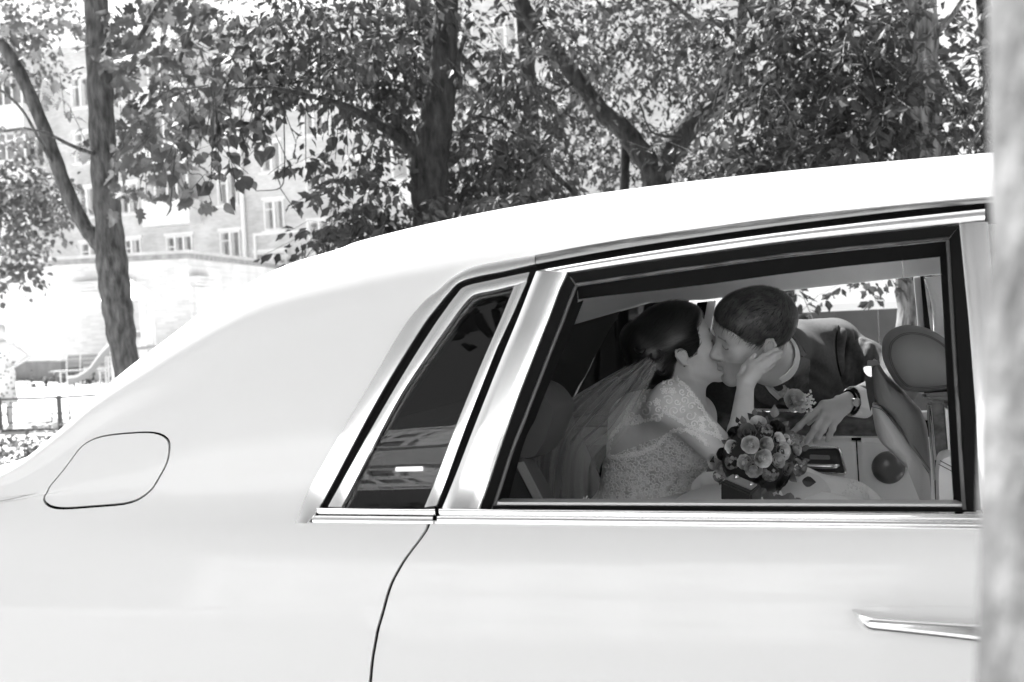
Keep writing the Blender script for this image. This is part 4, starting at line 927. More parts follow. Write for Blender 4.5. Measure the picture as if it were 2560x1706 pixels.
# window slot: pale inner lip with a dark slot below
us = np.linspace(1232, 2440, 14); f = lambda u, a: a + (u - 1240) * 0.004
def slot(name, v0, v1, dy, m, r=None):
    P = [CP(u, f(u, v0), dy) for u in us]; Q = [CP(u, f(u, v1), dy) for u in us]
    b = MB(); b.grid([P, Q, [q + np.array([0, .03, -.002]) for q in Q], [p + np.array([0, .03, 0.002]) for p in P], P]); return b.build(name, m, car)
slot('slot_lip', 1256, 1266, 0.035, mat('slot_trim', 0.5, 0.35, metal=0.6)); slot('slot_seal', 1266, 1276, 0.024, M_black)
# exterior door handle
H = mat('handle_chrome', 0.85, 0.08, metal=1.0)
hx = [XT(2132, 1523), XT(2150, 1579), XT(2480, 1600), XT(2480, 1522)]
P = [surf(np.array([q[0]]), np.array([q[1]]))[0] for q in hx]
bowl = [XT(2128, 1522), XT(2180, 1516), XT(2500, 1516), XT(2500, 1590), XT(2180, 1583), XT(2150, 1574)]
panel('handle_recess', rounded(bowl, .01), mat('handle_recess', 0.5, 0.3, coat=1.0), car, off=0.0015, thick=0.004)
rows = []
for u in np.linspace(2131, 2520, 30):
    s = min(1, ((u - 2131) / 42.0)) ** .6; v0 = 1524 + 28 * s + (u - 2131) * 0.080
    ring = []
    for a in np.linspace(0, 2 * math.pi, 13)[:-1]:
        v = v0 + math.sin(a) * (2.5 + 20 * s); d = 0.026 * s + 0.006 + math.cos(a) * (0.003 + 0.009 * s)
        q = XT(u, v); ring.append(surf(np.array([q[0]]), np.array([q[1]]))[0] + snorm(np.array([q[0]]), np.array([q[1]]))[0] * d)
    rows.append(ring)
b = MB(); nr = len(rows[0])
for r in rows: b.v += [tuple(p) for p in r]
for i in range(len(rows) - 1):
    for j in range(nr): b.f.append((i * nr + j, i * nr + (j + 1) % nr, (i + 1) * nr + (j + 1) % nr, (i + 1) * nr + j))
b.f.append(tuple(range(nr))); b.f.append(tuple((len(rows) - 1) * nr + j for j in range(nr)))
b.build('door_handle', H, rd, smooth=70)
# wheels
for x in (-1.05, 2.55):
    for sd_, y in ((0, 0.06), (1, 2 * YC - 0.06)):
        sg = 1 if not sd_ else -1
        b = MB(); ring = [(0.24, 0), (0.36, 0), (0.35, 0.03), (0.35, 0.21), (0.36, 0.24), (0.24, 0.24)]
        n = 36
        for r, w in ring: b.v += [(x + r * math.cos(2 * math.pi * i / n), y + sg * w, 0.35 + r * math.sin(2 * math.pi * i / n)) for i in range(n)]
        for k in range(len(ring)):
            k2 = (k + 1) % len(ring)
            b.f += [(k * n + i, k * n + (i + 1) % n, k2 * n + (i + 1) % n, k2 * n + i) for i in range(n)]
        w = b.build('wheel', M_black, car, smooth=40)
        b = MB(); b.tube([(x, y + sg * 0.03, 0.35), (x, y + sg * 0.2, 0.35)], 0.245, 24)
        for i in range(7):
            a = 2 * math.pi * i / 7; b.bar((x, y + sg * 0.02, 0.35), (x + 0.23 * math.cos(a), y + sg * 0.02, 0.35 + 0.23 * math.sin(a)), 0.05, 0.03)
        b.build('rim', M_bright, w)
# ------------------------------------------------------------------ cabin
M_hide = mat('cream_leather', 0.82, 0.5, var=0.05, vscale=6, bump=0.12, bscale=260)
M_liner = mat('headlining_cloth', 0.82, 0.9, bump=0.1, bscale=300)
M_seat = mat('grey_leather', 0.2, 0.5, var=0.08, vscale=8, bump=0.15, bscale=240)
M_dark = mat('dark_trim', 0.025, 0.6)
M_dseat = mat('rear_leather', 0.13, 0.5, var=0.1, vscale=6, bump=0.15, bscale=240)  # leather darkened: deep rear cabin shade put into its colour
M_burl = mat('burl_wood', 0.10, 0.18, var=0.75, vscale=22, coat=0.8, stretch=(1, 1, 1.6), detail=8)
M_qtrim = mat('shade_dark_trim', 0.06, 0.7)  # near-black base colour carries the shadow at the back of the cabin
M_stitch = mat('dark_stitching', 0.08, 0.8)
def ppoly(pts, y, ext, name, m, inset=0.0, smooth=None, bevel=0, par=None, dense_n=0):
    """outline seen in the photograph, standing at car plane y, with real thickness along y"""
    P = [CP(u, v, y) for u, v in pts]
    b = MB().prism(P, (0, ext, 0), inset); return b.build(name, m, par or car, smooth=smooth, bevel=bevel)
def pillow(pts, y, ext, name, m):
    P = [CP(u, v, y) for u, v in pts]; c = sum(P) / len(P); n = len(P); b = MB()
    rings = [(.80, 1.0), (.93, .94), (1.0, .72), (1.0, .52), (.97, .34), (.91, .21), (.82, .12), (.70, .06), (.5, .02), (.25, .0)]
    for sc, t in rings: b.v += [tuple(c + (p - c) * sc + np.array([0, ext * t, 0])) for p in P]
    for k in range(len(rings) - 1): b.f += [(k * n + i, k * n + (i + 1) % n, (k + 1) * n + (i + 1) % n, (k + 1) * n + i) for i in range(n)]
    b.f.append(tuple(reversed(range(n)))); b.f.append(tuple((len(rings) - 1) * n + i for i in range(n)))
    return b.build(name, m, car, smooth=80)
def pcurve(pts, n=48, closed=True):
    P = [np.array(p, float) for p in pts]
    if closed:
        Q = P[-2:] + P + P[:3]; out = []; m = len(P)
        for i in range(n):
            t = m * i / n; k = int(t); s = t - k; a, b, c, d = Q[k + 1], Q[k + 2], Q[k + 3], Q[k + 4]
            out.append(0.5 * (2 * b + (c - a) * s + (2 * a - 5 * b + 4 * c - d) * s * s + (3 * b - a - 3 * c + d) * s ** 3))
        return out
    return spline(P, n)
# headlining under the roof, both halves
panel('headlining', [(-0.75, 2.42), (1.75, 2.42), (1.75, 3.0), (-0.75, 3.0)], M_liner, car, off=-0.025, thick=0.01, step=(.08, .08), bnd=.05)
panel('headlining', [(-0.75, 2.05), (1.75, 2.05), (1.75, 3.0), (-0.75, 3.0)], M_liner, car, off=-0.03, thick=0.01, near=False, far=True, step=(.08, .08), bnd=.05)
# far side: roof rail in two lengths, posts, door
rail = [(1398, 822), (1620, 758), (1760, 750), (1949, 729), (2100, 712), (2256, 695)]
def railpiece(pts, name='roof_rail'):
    A = [CP(u, v, 1.70) for u, v in pts]; rows = [A, [p + np.array([0, -0.015, 0.004]) for p in A], [p + np.array([0, -0.05, 0.07]) for p in A], [p + np.array([0, -0.14, 0.17]) for p in A]]
    rows = [[p + np.array([0, 0.04, 0.0]) for p in A]] + rows
    return MB().grid(rows).build(name, M_hide, car, smooth=50)
railpiece(rail); railpiece([(2259, 695), (2320, 689), (2400, 681), (2600, 668)])
strip('quarter_trim', [(-0.9, 2.1), (0.10, 2.1)], [(-0.9, 1.9), (0.10, 1.9)], M_dark, car, off=-0.05, h=0.004, near=False, far=True)
panel('quarter_trim', [(-0.95, 0.9), (0.02, 0.9), (0.07, 1.5), (0.12, 1.99), (-0.95, 1.99)], M_qtrim, car, holes=[XTs([(850, 1282), (930, 1116), (1000, 990), (1078, 872), (1130, 800), (1186, 735), (1240, 722), (1297, 708), (1200, 935), (1062, 1282)])], off=-0.045, thick=0.01, near=False, far=True)
panel('quarter_trim', [(-0.95, 0.9), (-0.2, 0.9), (0.0, 1.5), (0.05, 1.99), (-0.95, 1.99)], M_dark, car, holes=[XTs([(846, 1284), (926, 1116), (996, 990), (1074, 872), (1126, 800), (1186, 731), (1240, 718), (1301, 704), (1204, 935), (1066, 1284)])], off=-0.045, thick=0.01, near=True, far=False)
ppoly([(1743, 757), (1768, 754), (1716, 1020), (1690, 1020)], 1.735, 0.02, 'far_seal', M_black)
ppoly([(1769, 754), (1789, 752), (1741, 1021), (1717, 1021)], 1.74, 0.02, 'far_pillar', M_hide)
ppoly([(2284, 690), (2301, 688), (2316, 838), (2297, 838)], 1.75, 0.03, 'window_guide', mat('guide_metal', 0.35, 0.4, metal=0.3))
ppoly([(2301, 690), (2309, 690), (2336, 900), (2318, 900)], 1.73, 0.02, 'far_seal', M_black)
ppoly([(2309, 694), (2321, 719), (2329, 751), (2334, 790), (2337, 860), (2350, 1010), (2560, 1010), (2560, 668)], 1.64, 0.06, 'pillar_trim', M_hide, bevel=0.006)
b = MB(); b.tube([CP(u, v, 1.6) for u, v in pcurve([(2402, 812), (2384, 818), (2371, 832), (2368, 848), (2376, 860), (2392, 864), (2404, 862)], 24, False)], 0.006, 8); b.build('belt_guide', M_chrome, car, smooth=60)
ppoly([(2404, 818), (2388, 824), (2378, 836), (2376, 848), (2384, 858), (2404, 858)], 1.605, 0.02, 'belt_guide_slot', M_black)
# far door: silver sill, burl board, leather panel with pull handle and loudspeaker
ppoly([(1600, 1018), (2210, 1026), (2210, 1032), (1600, 1026)], 1.69, 0.06, 'sill_strip', M_chrome)
ppoly([(1600, 1027), (2212, 1033), (2212, 1090), (1600, 1086)], 1.68, 0.05, 'burl_board', M_burl)
ppoly([(1600, 1087), (2214, 1091), (2214, 1095), (1600, 1091)], 1.675, 0.05, 'trim_line', M_chrome)
ppoly([(1600, 1092), (2138, 1096), (2152, 1330), (1600, 1330)], 1.66, 0.06, 'door_panel', M_hide, bevel=0.012, smooth=40)
ppoly([(2142, 1096), (2560, 1099), (2560, 1330), (2156, 1330)], 1.66, 0.06, 'door_panel', M_hide, bevel=0.012, smooth=40)
rc = rounded([(1960, 1121), (2098, 1120), (2116, 1186), (1960, 1178)], 12)
P = [CP(u, v, 1.655) for u, v in rc]; b = MB(); b.tube(P + [P[0]], 0.005, 6); b.build('recess_rim', M_bright, car, smooth=60)
ppoly(rc, 1.656, 0.003, 'recess', M_dark)
b = MB(); b.tube([CP(u, v, y) for u, v, y in spline([(1970, 1158, 1.655), (2010, 1163, 1.635), (2050, 1166, 1.63), (2085, 1166, 1.635), (2096, 1164, 1.655)], 16)], 0.0075, 8); b.build('pull_handle', M_bright, car, smooth=60)
ppoly([(2024, 1137), (2074, 1139), (2076, 1150), (2024, 1149)], 1.65, 0.006, 'switch_plate', M_seat, bevel=0.002)
c = CP(2221, 1169, 1.655); r_ = 0.0405 * 1.17
b = MB(); nn = np.array([0, -1.0, 0])
for k, (rr_, dd) in enumerate([(1.0, 0.0), (0.98, 0.012), (0.9, 0.017), (0.6, 0.024), (0.25, 0.028)]):
    b.v += [tuple(c + np.array([math.cos(a) * r_ * rr_, -dd, math.sin(a) * r_ * rr_])) for a in np.linspace(0, 2 * math.pi, 33)[:-1]]
for k in range(4): b.f += [(k * 32 + i, k * 32 + (i + 1) % 32, (k + 1) * 32 + (i + 1) % 32, (k + 1) * 32 + i) for i in range(32)]
b.f.append(tuple(range(128, 160))); b.build('loudspeaker', mat('speaker_grille', 0.10, 0.32, coat=0.3), car, smooth=50)
# front seat: headrest, back, wood-edged post, belt
hr = pcurve([(2209, 880), (2214, 850), (2236, 829), (2266, 820), (2300, 822), (2332, 832), (2362, 850), (2390, 876), (2412, 908), (2420, 945), (2400, 972), (2350, 981), (2300, 985), (2274, 982), (2254, 972), (2232, 945), (2214, 910)], 60)
hr = [np.mean(np.array(hr), axis=0) + (p - np.mean(np.array(hr), axis=0)) * 1.04 for p in hr]
pillow(hr, 1.20, 0.17, 'headrest', M_seat)
for k, s in enumerate((1.0, 0.955)):
    cc = np.mean(np.array(hr), axis=0); st = [cc + (p - cc) * np.array([0.82, 0.82]) * s for p in hr]
    b = MB(); P = [CP(u, v, 1.2195 if k == 0 else 1.2145) for u, v in st]; b.tube(P + [P[0]], 0.0010, 5, cap=False); b.build('stitch_line', M_stitch, car, smooth=60)
pillow(pcurve([(2182, 905), (2196, 912), (2217, 943), (2258, 982), (2290, 1018), (2308, 1040), (2324, 1100), (2330, 1262), (2300, 1190), (2262, 1110), (2230, 1050), (2200, 1020), (2184, 1000), (2178, 950)], 60), 1.255, 0.15, 'seat_back', M_seat)
pillow(pcurve([(2180, 1012), (2205, 1020), (2240, 1060), (2282, 1118), (2318, 1172), (2330, 1230), (2330, 1330), (2300, 1210), (2262, 1172), (2222, 1132), (2196, 1104), (2186, 1070)], 60), 1.235, 0.15, 'seat_bolster', mat('bolster_leather', .5, .5, var=.06, vscale=6, bump=.15, bscale=240))
for dv in (0, 7):
    P = [CP(u - dv * .6, v + dv, 1.258) for u, v in spline([(2184, 1010), (2214, 1022), (2250, 1068), (2290, 1124), (2326, 1176)], 24)]
    b = MB(); b.tube(P, 0.0010, 5); b.build('stitch_line', M_stitch, car, smooth=60)
ppoly([(2158, 916), (2181, 912), (2196, 1000), (2180, 1016), (2176, 1030), (2168, 990)], 1.30, 0.02, 'belt_strap', M_dark)
ppoly([(2158, 918), (2179, 914), (2180, 944), (2168, 940), (2160, 930)], 1.292, 0.01, 'belt_buckle', M_bright, bevel=0.002)
ppoly(rounded([(2168, 902), (2196, 902), (2198, 914), (2168, 916)], 4), 1.285, 0.02, 'belt_loop', M_seat, bevel=0.002)
ppoly([(2316, 1010), (2360, 1008), (2372, 1128), (2342, 1152), (2334, 1170), (2326, 1120)], 1.16, 0.03, 'wood_edge', M_burl, bevel=0.004)
b = MB(); b.tube([CP(u, v, 1.15) for u, v in ((2324, 1014), (2332, 1110), (2340, 1200))], 0.006, 8); b.build('post_trim', M_chrome, car, smooth=60)
b = MB(); b.tube([CP(u, v, 1.15) for u, v in ((2338, 1150), (2342, 1200), (2345, 1262))], 0.006, 8); b.build('belt_rod', M_dark, car, smooth=60)
b = MB(); b.sphere(CP(2343, 1260, 1.14), 0.011, 14, 10); b.build('rod_knob', M_hide, car, smooth=90)
ppoly([(2300, 985), (2410, 978), (2440, 1070), (2436, 1130), (2376, 1080), (2360, 1010), (2320, 1008)], 1.24, 0.1, 'headrest_base', M_dseat, bevel=0.01, smooth=40)
ppoly(pcurve([(2346, 1160), (2370, 1138), (2440, 1136), (2560, 1150), (2560, 1340), (2470, 1340), (2400, 1340), (2350, 1340), (2344, 1240)], 60), 1.05, 0.2, 'seat_cushion', M_hide, inset=0.05, smooth=70)
for dv in (0, 9):
    P = [CP(u - dv * .4, v + dv, 1.045) for u, v in spline([(2350, 1152), (2390, 1174), (2420, 1200), (2446, 1240), (2462, 1280)], 24)]
    b = MB(); b.tube(P, 0.0010, 5); b.build('stitch_line', M_stitch, car, smooth=60)
ppoly([(2362, 1014), (2380, 1020), (2410, 1080), (2445, 1120), (2500, 1140), (2430, 1146), (2372, 1136)], 1.13, 0.06, 'seat_side', M_hide, bevel=0.012, smooth=40)
ppoly([(2388, 915), (2404, 903), (2420, 960), (2440, 1095), (2470, 1150), (2460, 1200), (2420, 1110), (2400, 1010)], 0.22, 0.05, 'near_pillar_trim', M_seat, bevel=0.01, smooth=40)
# rear bench: cushion, back, near bolster, armrest
M_rear = M_dseat
b = MB(); b.box((-0.55, 0.12, 0.45), (0.45, 1.72, 0.74)); b.build('rear_cushion', M_rear, car, bevel=0.03, smooth=40)
b = MB(); b.prism([(-0.30, 0.12, 0.70), (-0.12, 0.12, 0.70), (-0.32, 0.12, 1.20), (-0.52, 0.12, 1.20)], (0, 1.60, 0)); b.build('rear_backrest', M_rear, car, bevel=0.03, smooth=40)
b = MB(); b.box((-0.95, 0.12, 1.0), (-0.42, 1.74, 1.06)); b.build('parcel_shelf', M_dseat, car)
ppoly(pcurve([(1250, 960), (1320, 962), (1350, 974), (1374, 1000), (1386, 1030), (1376, 1075), (1350, 1130), (1330, 1150), (1262, 1156), (1230, 1100)], 50), 0.42, 0.2, 'seat_bolster', M_qtrim, inset=0.08, smooth=70)
ppoly(rounded([(1250, 1160), (1290, 1150), (1320, 1200), (1370, 1300), (1250, 1310)], 10), 0.36, 0.12, 'armrest', M_qtrim, inset=0.06, smooth=60)
ppoly([(1288, 1160), (1306, 1156), (1364, 1268), (1344, 1268)], 0.34, 0.012, 'belt_strap', M_seat)
ppoly([(1250, 1166), (1284, 1160), (1338, 1268), (1300, 1280), (1262, 1262)], 0.35, 0.012, 'belt_pocket', M_dark)
M_glow = mat('glowing_bar', 0.8, 0.2); M_glow.node_tree.nodes['Principled BSDF'].inputs['Emission Color'].default_value = (1, 1, 1, 1); M_glow.node_tree.nodes['Principled BSDF'].inputs['Emission Strength'].default_value = 1.5
# glowing bar added for the bright bar in the quarter glass
ppoly(rounded([(957, 1167), (1086, 1164), (1084, 1180), (957, 1182)], 8), 0.105, 0.03, 'glow_bar_case', M_seat, bevel=0.003)
ppoly([(988, 1169), (1055, 1167), (1056, 1178), (988, 1179)], 0.10, 0.006, 'glow_bar', M_glow, bevel=0.001)
b = MB(); b.box((-0.60, 0.1, 0.3), (1.8, 1.7, 0.34)); b.build('cabin_floor', mat('carpet', .5, .95), car)
b = MB(); b.box((1.85, 0.15, 0.3), (1.95, 1.7, 1.05)); b.build('dashboard', M_dseat, car)
panel('inner_door_panel', [(sx - 0.05, 0.1), (XF + 0.1, 0.1), (XF + 0.1, 0.95), (shut[0][0] - 0.1, 0.95)], M_hide, car, off=-0.06, thick=0.008, step=(.1, .1))
panel('belt_band', XTs([(730, 1255), (1090, 1255), (1090, 1312), (722, 1312)]), M_qtrim, car, off=-0.02, thick=0.01, near=False, far=True)
# ------------------------------------------------------------------ sculpting: signed distance fields turned into one continuous surface
class Field:
    def __init__(s, lo, hi, h):
        s.lo = np.asarray(lo, float); s.h = h; s.n = np.ceil((np.asarray(hi) - s.lo) / h).astype(int) + 1
        s.v = np.full(s.n, 0.25, np.float32)
    def sub(s, lo, hi):
        a = np.clip(np.floor((lo - s.lo) / s.h).astype(int), 0, s.n); b = np.clip(np.ceil((hi - s.lo) / s.h).astype(int) + 1, 0, s.n)
        if np.any(b <= a): return None
        g = [s.lo[i] + np.arange(a[i], b[i]) * s.h for i in range(3)]
        return tuple(slice(a[i], b[i]) for i in range(3)), np.stack(np.meshgrid(*g, indexing='ij'), -1)
    def put(s, sl, d, k, mode):
        o = s.v[sl]; d = d.astype(np.float32)
        if mode == 'sub': d = -d; f = np.maximum; sg = -1
        elif mode == 'cut': f = np.maximum; sg = -1
        else: f = np.minimum; sg = 1
        if k > 0:
            h = np.maximum(k - np.abs(o - d), 0) / k; s.v[sl] = f(o, d) - sg * h * h * k * 0.25
        else: s.v[sl] = f(o, d)
    def cone(s, a, b, ra, rb, k=0.01, mode='add'):
        a, b = np.asarray(a, float), np.asarray(b, float); m = max(ra, rb) + k + 3 * s.h
        q = s.sub(np.minimum(a, b) - m, np.maximum(a, b) + m)
        if q is None: return
        sl, P = q; ab = b - a; t = np.clip(((P - a) @ ab) / max(ab @ ab, 1e-9), 0, 1)
        d = np.linalg.norm(P - a - t[..., None] * ab, axis=-1) - (ra + (rb - ra) * t); s.put(sl, d, k, mode)
    def ell(s, c, A, r, k=0.01, mode='add'):
        c = np.asarray(c, float); r = np.asarray(r, float); A = np.asarray(A); m = np.abs(A.T) @ r + k + 3 * s.h
        q = s.sub(c - m, c + m)
        if q is None: return
        sl, P = q; L = (P - c) @ A.T; k0 = np.linalg.norm(L / r, axis=-1); k1 = np.linalg.norm(L / (r * r), axis=-1) + 1e-9
        s.put(sl, k0 * (k0 - 1) / k1, k, mode)
    def chain(s, pts, rads, k=0.01):
        for i in range(len(pts) - 1): s.cone(pts[i], pts[i + 1], rads[i], rads[i + 1], k)
    def plane(s, p, n, k=0.0):
        """keep only the side the normal points away from"""
        g = [s.lo[i] + np.arange(s.n[i]) * s.h for i in range(3)]
        d = (g[0][:, None, None] - p[0]) * n[0] + (g[1][None, :, None] - p[1]) * n[1] + (g[2][None, None, :] - p[2]) * n[2]
        s.put((slice(None),) * 3, d, k, 'cut')
    def mesh(s):
        v = s.v; S = v < 0; n = np.zeros(np.array(S.shape) - 1, np.uint8)
        off = [(i, j, k) for i in (0, 1) for j in (0, 1) for k in (0, 1)]; sh = n.shape
        for o in off: n += S[o[0]:o[0] + sh[0], o[1]:o[1] + sh[1], o[2]:o[2] + sh[2]]
        act = (n > 0) & (n < 8); I = np.argwhere(act); vid = -np.ones(sh, np.int32); vid[act] = np.arange(len(I))
        acc = np.zeros((len(I), 3)); cnt = np.zeros(len(I))
        for a in off:
            for ax in range(3):
                if a[ax]: continue
                b = list(a); b[ax] = 1
                va = v[I[:, 0] + a[0], I[:, 1] + a[1], I[:, 2] + a[2]]; vb = v[I[:, 0] + b[0], I[:, 1] + b[1], I[:, 2] + b[2]]
                m = (va < 0) != (vb < 0); t = np.where(m, va / np.where(m, va - vb, 1), 0); p = np.tile(np.array(a, float), (len(I), 1)); p[:, ax] += t
                acc[m] += p[m]; cnt[m] += 1
        V = s.lo + (I + acc / cnt[:, None]) * s.h; F = []
        def quads(q, inside):
            a = np.stack(q, -1).reshape(-1, 4); w = inside.ravel(); a[~w] = a[~w][:, ::-1]; return a
        d = S[:-1, 1:-1, 1:-1] != S[1:, 1:-1, 1:-1]; q = [vid[:, :-1, :-1], vid[:, 1:, :-1], vid[:, 1:, 1:], vid[:, :-1, 1:]]; F.append(quads([x[d] for x in q], S[:-1, 1:-1, 1:-1][d]))
        d = S[1:-1, :-1, 1:-1] != S[1:-1, 1:, 1:-1]; q = [vid[:-1, :, :-1], vid[:-1, :, 1:], vid[1:, :, 1:], vid[1:, :, :-1]]; F.append(quads([x[d] for x in q], S[1:-1, :-1, 1:-1][d]))
        d = S[1:-1, 1:-1, :-1] != S[1:-1, 1:-1, 1:]; q = [vid[:-1, :-1], vid[1:, :-1], vid[1:, 1:], vid[:-1, 1:]]; F.append(quads([x[d] for x in q], S[1:-1, 1:-1, :-1][d]))
        F = np.concatenate(F); return V, F[(F >= 0).all(axis=1)]
def relax(V, F, it=2, lam=0.5):
    e = np.concatenate([F[:, [0, 1]], F[:, [1, 2]], F[:, [2, 3]], F[:, [3, 0]]]); n = len(V)
    for _ in range(it):
        acc = np.zeros_like(V); c = np.zeros(n)
        np.add.at(acc, e[:, 0], V[e[:, 1]]); np.add.at(c, e[:, 0], 1); np.add.at(acc, e[:, 1], V[e[:, 0]]); np.add.at(c, e[:, 1], 1)
        V = V + lam * (acc / np.maximum(c, 1)[:, None] - V)
    return V
from mathutils.bvhtree import BVHTree
class Surf:
    """a sculpted surface other pieces are laid onto"""
    def __init__(s, V, F):
        s.V, s.F = V, F; s.b = BVHTree.FromPolygons([Vector(p) for p in V], [tuple(map(int, f)) for f in F])
    def hit(s, u, v):
        d = Vector(nrm(ray(u, v))); p, n, i, t = s.b.ray_cast(Vector(CAM), d)
        if p is None:
            return None
        return np.array(p), np.array(n)
    def near(s, q):
        p, n, i, t = s.b.find_nearest(Vector(q)); return np.array(p), np.array(n)
def emit(name, V, F, m, parent, tone=None, smooth=True):
    o0 = np.array(parent.location) if parent is not None else 0
    me = nmesh(name, V - o0, F, smooth)
    if tone is not None:
        a = me.attributes.new('tone', 'FLOAT', 'POINT'); a.data.foreach_set('value', tone.astype(np.float32))
    return link(name, me, m, parent)
def drape(name, poly, sf, m, parent, off=0.003, thick=0.004, step=5.0, smooth=True, fall=None):
    """cloth piece with the given outline, laid on a sculpted surface"""
    poly = [tuple(p) for p in poly]; out = []
    for i in range(len(poly)):
        a, b = np.array(poly[i], float), np.array(poly[(i + 1) % len(poly)], float); n = max(1, int(np.linalg.norm(b - a) / step)); out += [tuple(a + (b - a) * j / n) for j in range(n)]
    A = np.array(out); gx, gy = np.meshgrid(np.arange(A[:, 0].min() + step / 2, A[:, 0].max(), step), np.arange(A[:, 1].min() + step / 2, A[:, 1].max(), step)); G = np.stack([gx.ravel(), gy.ravel()], 1)
    G = G[inpoly(G, out)] if len(G) else G
    pts = out + [tuple(g) for g in G]; n0 = len(out)
    V2, E2, F2, *_ = delaunay_2d_cdt([Vector(p) for p in pts], [(i, (i + 1) % n0) for i in range(n0)], [], 0, 1e-5)
    V2 = np.array([(p.x, p.y) for p in V2]); T = np.array([f for f in F2 if len(f) == 3]); T = T[inpoly(V2[T].mean(axis=1), out)]
    P = []; N = []; last = None
    for u, v in V2:
        h = sf.hit(u, v)
        if h is None:
            q = W(u, v, fall if fall else proj(last[0])[2] if last is not None else 3.5); h = sf.near(q); h = (q * 0.5 + h[0] * 0.5, h[1])
        n = h[1]
        if n @ FW > 0: n = -n
        last = h; P.append(h[0] + n * off); N.append(n)
    P, N = np.array(P), np.array(N); n = len(P); cnt = {(t[i], t[(i + 1) % 3]) for t in T for i in range(3)}
    F3 = [tuple(t) for t in T] + [tuple(x + n for x in t[::-1]) for t in T] + [(j, i, i + n, j + n) for i, j in cnt if (j, i) not in cnt]
    b = MB(); b.v = [tuple(p) for p in np.concatenate([P, P - N * thick])]; b.f = F3
    return b.build(name, m, parent, smooth=55, world=True)
def cord(name, paths, sf, m, parent, r=0.0012, off=0.001, n=5, kind=None):
    """raised cords (lines in the photograph) laid on a sculpted surface"""
    b = MB()
    for p in paths:
        rr = r
        if isinstance(p, tuple): p, rr = p
        Q = []
        for u, v in p:
            h = sf.hit(u, v)
            if h is not None: Q.append(h[0] + h[1] * off)
        if len(Q) > 1:
            keep = [Q[0]]
            for q in Q[1:]:
                dd = np.linalg.norm(q - keep[-1])
                if dd > 0.03: break
                if dd > 1e-4: keep.append(q)
            if len(keep) > 1: b.tube(keep, rr, n)
    return b.build(name, m, parent, smooth=60, world=True, kind=kind)
class Head:
    """face frame: x to the person's right, y forward, z up; k scales an adult head"""
    def __init__(s, ear_px, ear_y, fwd, up, k, right_ear):
        s.f = nrm(fwd); s.u = nrm(np.asarray(up) - s.f * (np.asarray(up) @ s.f)); s.r = np.cross(s.f, s.u); s.k = k
        s.A = np.stack([s.r, s.f, s.u]); e = np.array([0.078 if right_ear else -0.078, -0.012, 0.0]) * k
        s.o = WP(*ear_px, ear_y) - e @ s.A
    def p(s, x, y, z): return s.o + np.array([x, y, z]) * s.k @ s.A
    def loc(s, P): return (np.asarray(P) - s.o) @ s.A.T / s.k
def sculpt_head(F, H, fem=False):
    k = H.k; E = lambda c, r, kk=.012, mode='add', A=None: F.ell(H.p(*c), H.A if A is None else A, np.array(r) * k, kk * k, mode)
    C = lambda a, b, ra, rb, kk=.012, mode='add': F.cone(H.p(*a), H.p(*b), ra * k, rb * k, kk * k, mode)
    E((0, -.018, .045), (.075, .096, .080), .02); E((0, .030, .052), (.064, .062, .060), .03); E((0, .030, -.018), (.061, .062, .080), .03)
    for s in (-1, 1):
        C((s * .054, -.004, -.044), (s * (.020 if not fem else .016), .070, -.090), .021, .017, .03)
        E((s * .043, .060, -.014), (.023, .021, .020), .02)
    C((-.014, .076, -.090), (.014, .076, -.090), .017 if fem else .019, .017 if fem else .019, .02)
    E((0, .072, -.052), (.034, .022, .030), .02)
    C((-.040, .074, .032), (.040, .074, .032), .015, .015, .02)
    for s in (-1, 1):
        E((s * .031, .103, .010), (.021, .016, .015), .016, 'sub'); E((s * .031, .0735, .008), (.0165, .0150, .0135), .006)
    C((0, .086, .020), (0, .109, -.022), .0075, .0098 if fem else .0112, .012); C((0, .109, -.022), (0, .100, -.030), .0095, .009, .008)
    for s in (-1, 1):
        E((s * .0115, .099, -.027), (.0075, .0105, .0078), .007); E((s * .0065, .104, -.0345), (.0038, .0055, .003), .003, 'sub')
    for s in (-1, 1):
        C((0, .0955, -.0500), (s * .022, .0800, -.0545), .0062, .003, .006); C((0, .0945, -.0625), (s * .020, .0800, -.0575), .0078, .0035, .006)
        C((0, .104, -.0560), (s * .023, .086, -.0562), .0016, .0012, .003, 'sub')
    E((0, .094, -.0765), (.016, .006, .005), .01, 'sub')
    for s in (-1, 1):
        R = np.array([[math.cos(s * .35), -math.sin(s * .35), 0], [math.sin(s * .35), math.cos(s * .35), 0], [0, 0, 1]]) @ H.A
        E((s * .079, -.016, .000), (.006, .015, .027), .006, A=R)
        ring = [(s * .083, -.002, -.018), (s * .084, .000, .008), (s * .087, -.010, .028), (s * .090, -.026, .028), (s * .091, -.033, .008), (s * .088, -.024, -.016), (s * .083, -.010, -.032)]
        for a, b in zip(ring[:-1], ring[1:]): C((a[0] - s * (.006 if fem else 0), a[1] * .85, a[2] * .85), (b[0] - s * (.006 if fem else 0), b[1] * .85, b[2] * .85), .0036, .0036, .003)
        E((s * (.090 - (.003 if fem else 0)), -.012, .000), (.009, .008, .011) if not fem else (.006, .006, .009), .004, 'sub')
def hair_cap(H, lo, hi, h, grow, plane_p, plane_n, extra=None, cut_ears=True):
    F = Field(lo, hi, h); k = H.k
    F.ell(H.p(0, -.018, .047), H.A, (np.array([.075, .096, .081]) + grow) * k, 0); F.ell(H.p(0, .028, .056), H.A, (np.array([.064, .062, .060]) + grow * .8) * k, .03)
    n = np.array(plane_n) @ H.A; F.plane(H.p(*plane_p), -n, .030)
    if cut_ears:
        for s in (-1, 1): F.ell(H.p(s * .085, -.010, -.008), H.A, np.array([.024, .021, .031]) * k, .006, 'sub')
    if extra: extra(F)
    return F.mesh()
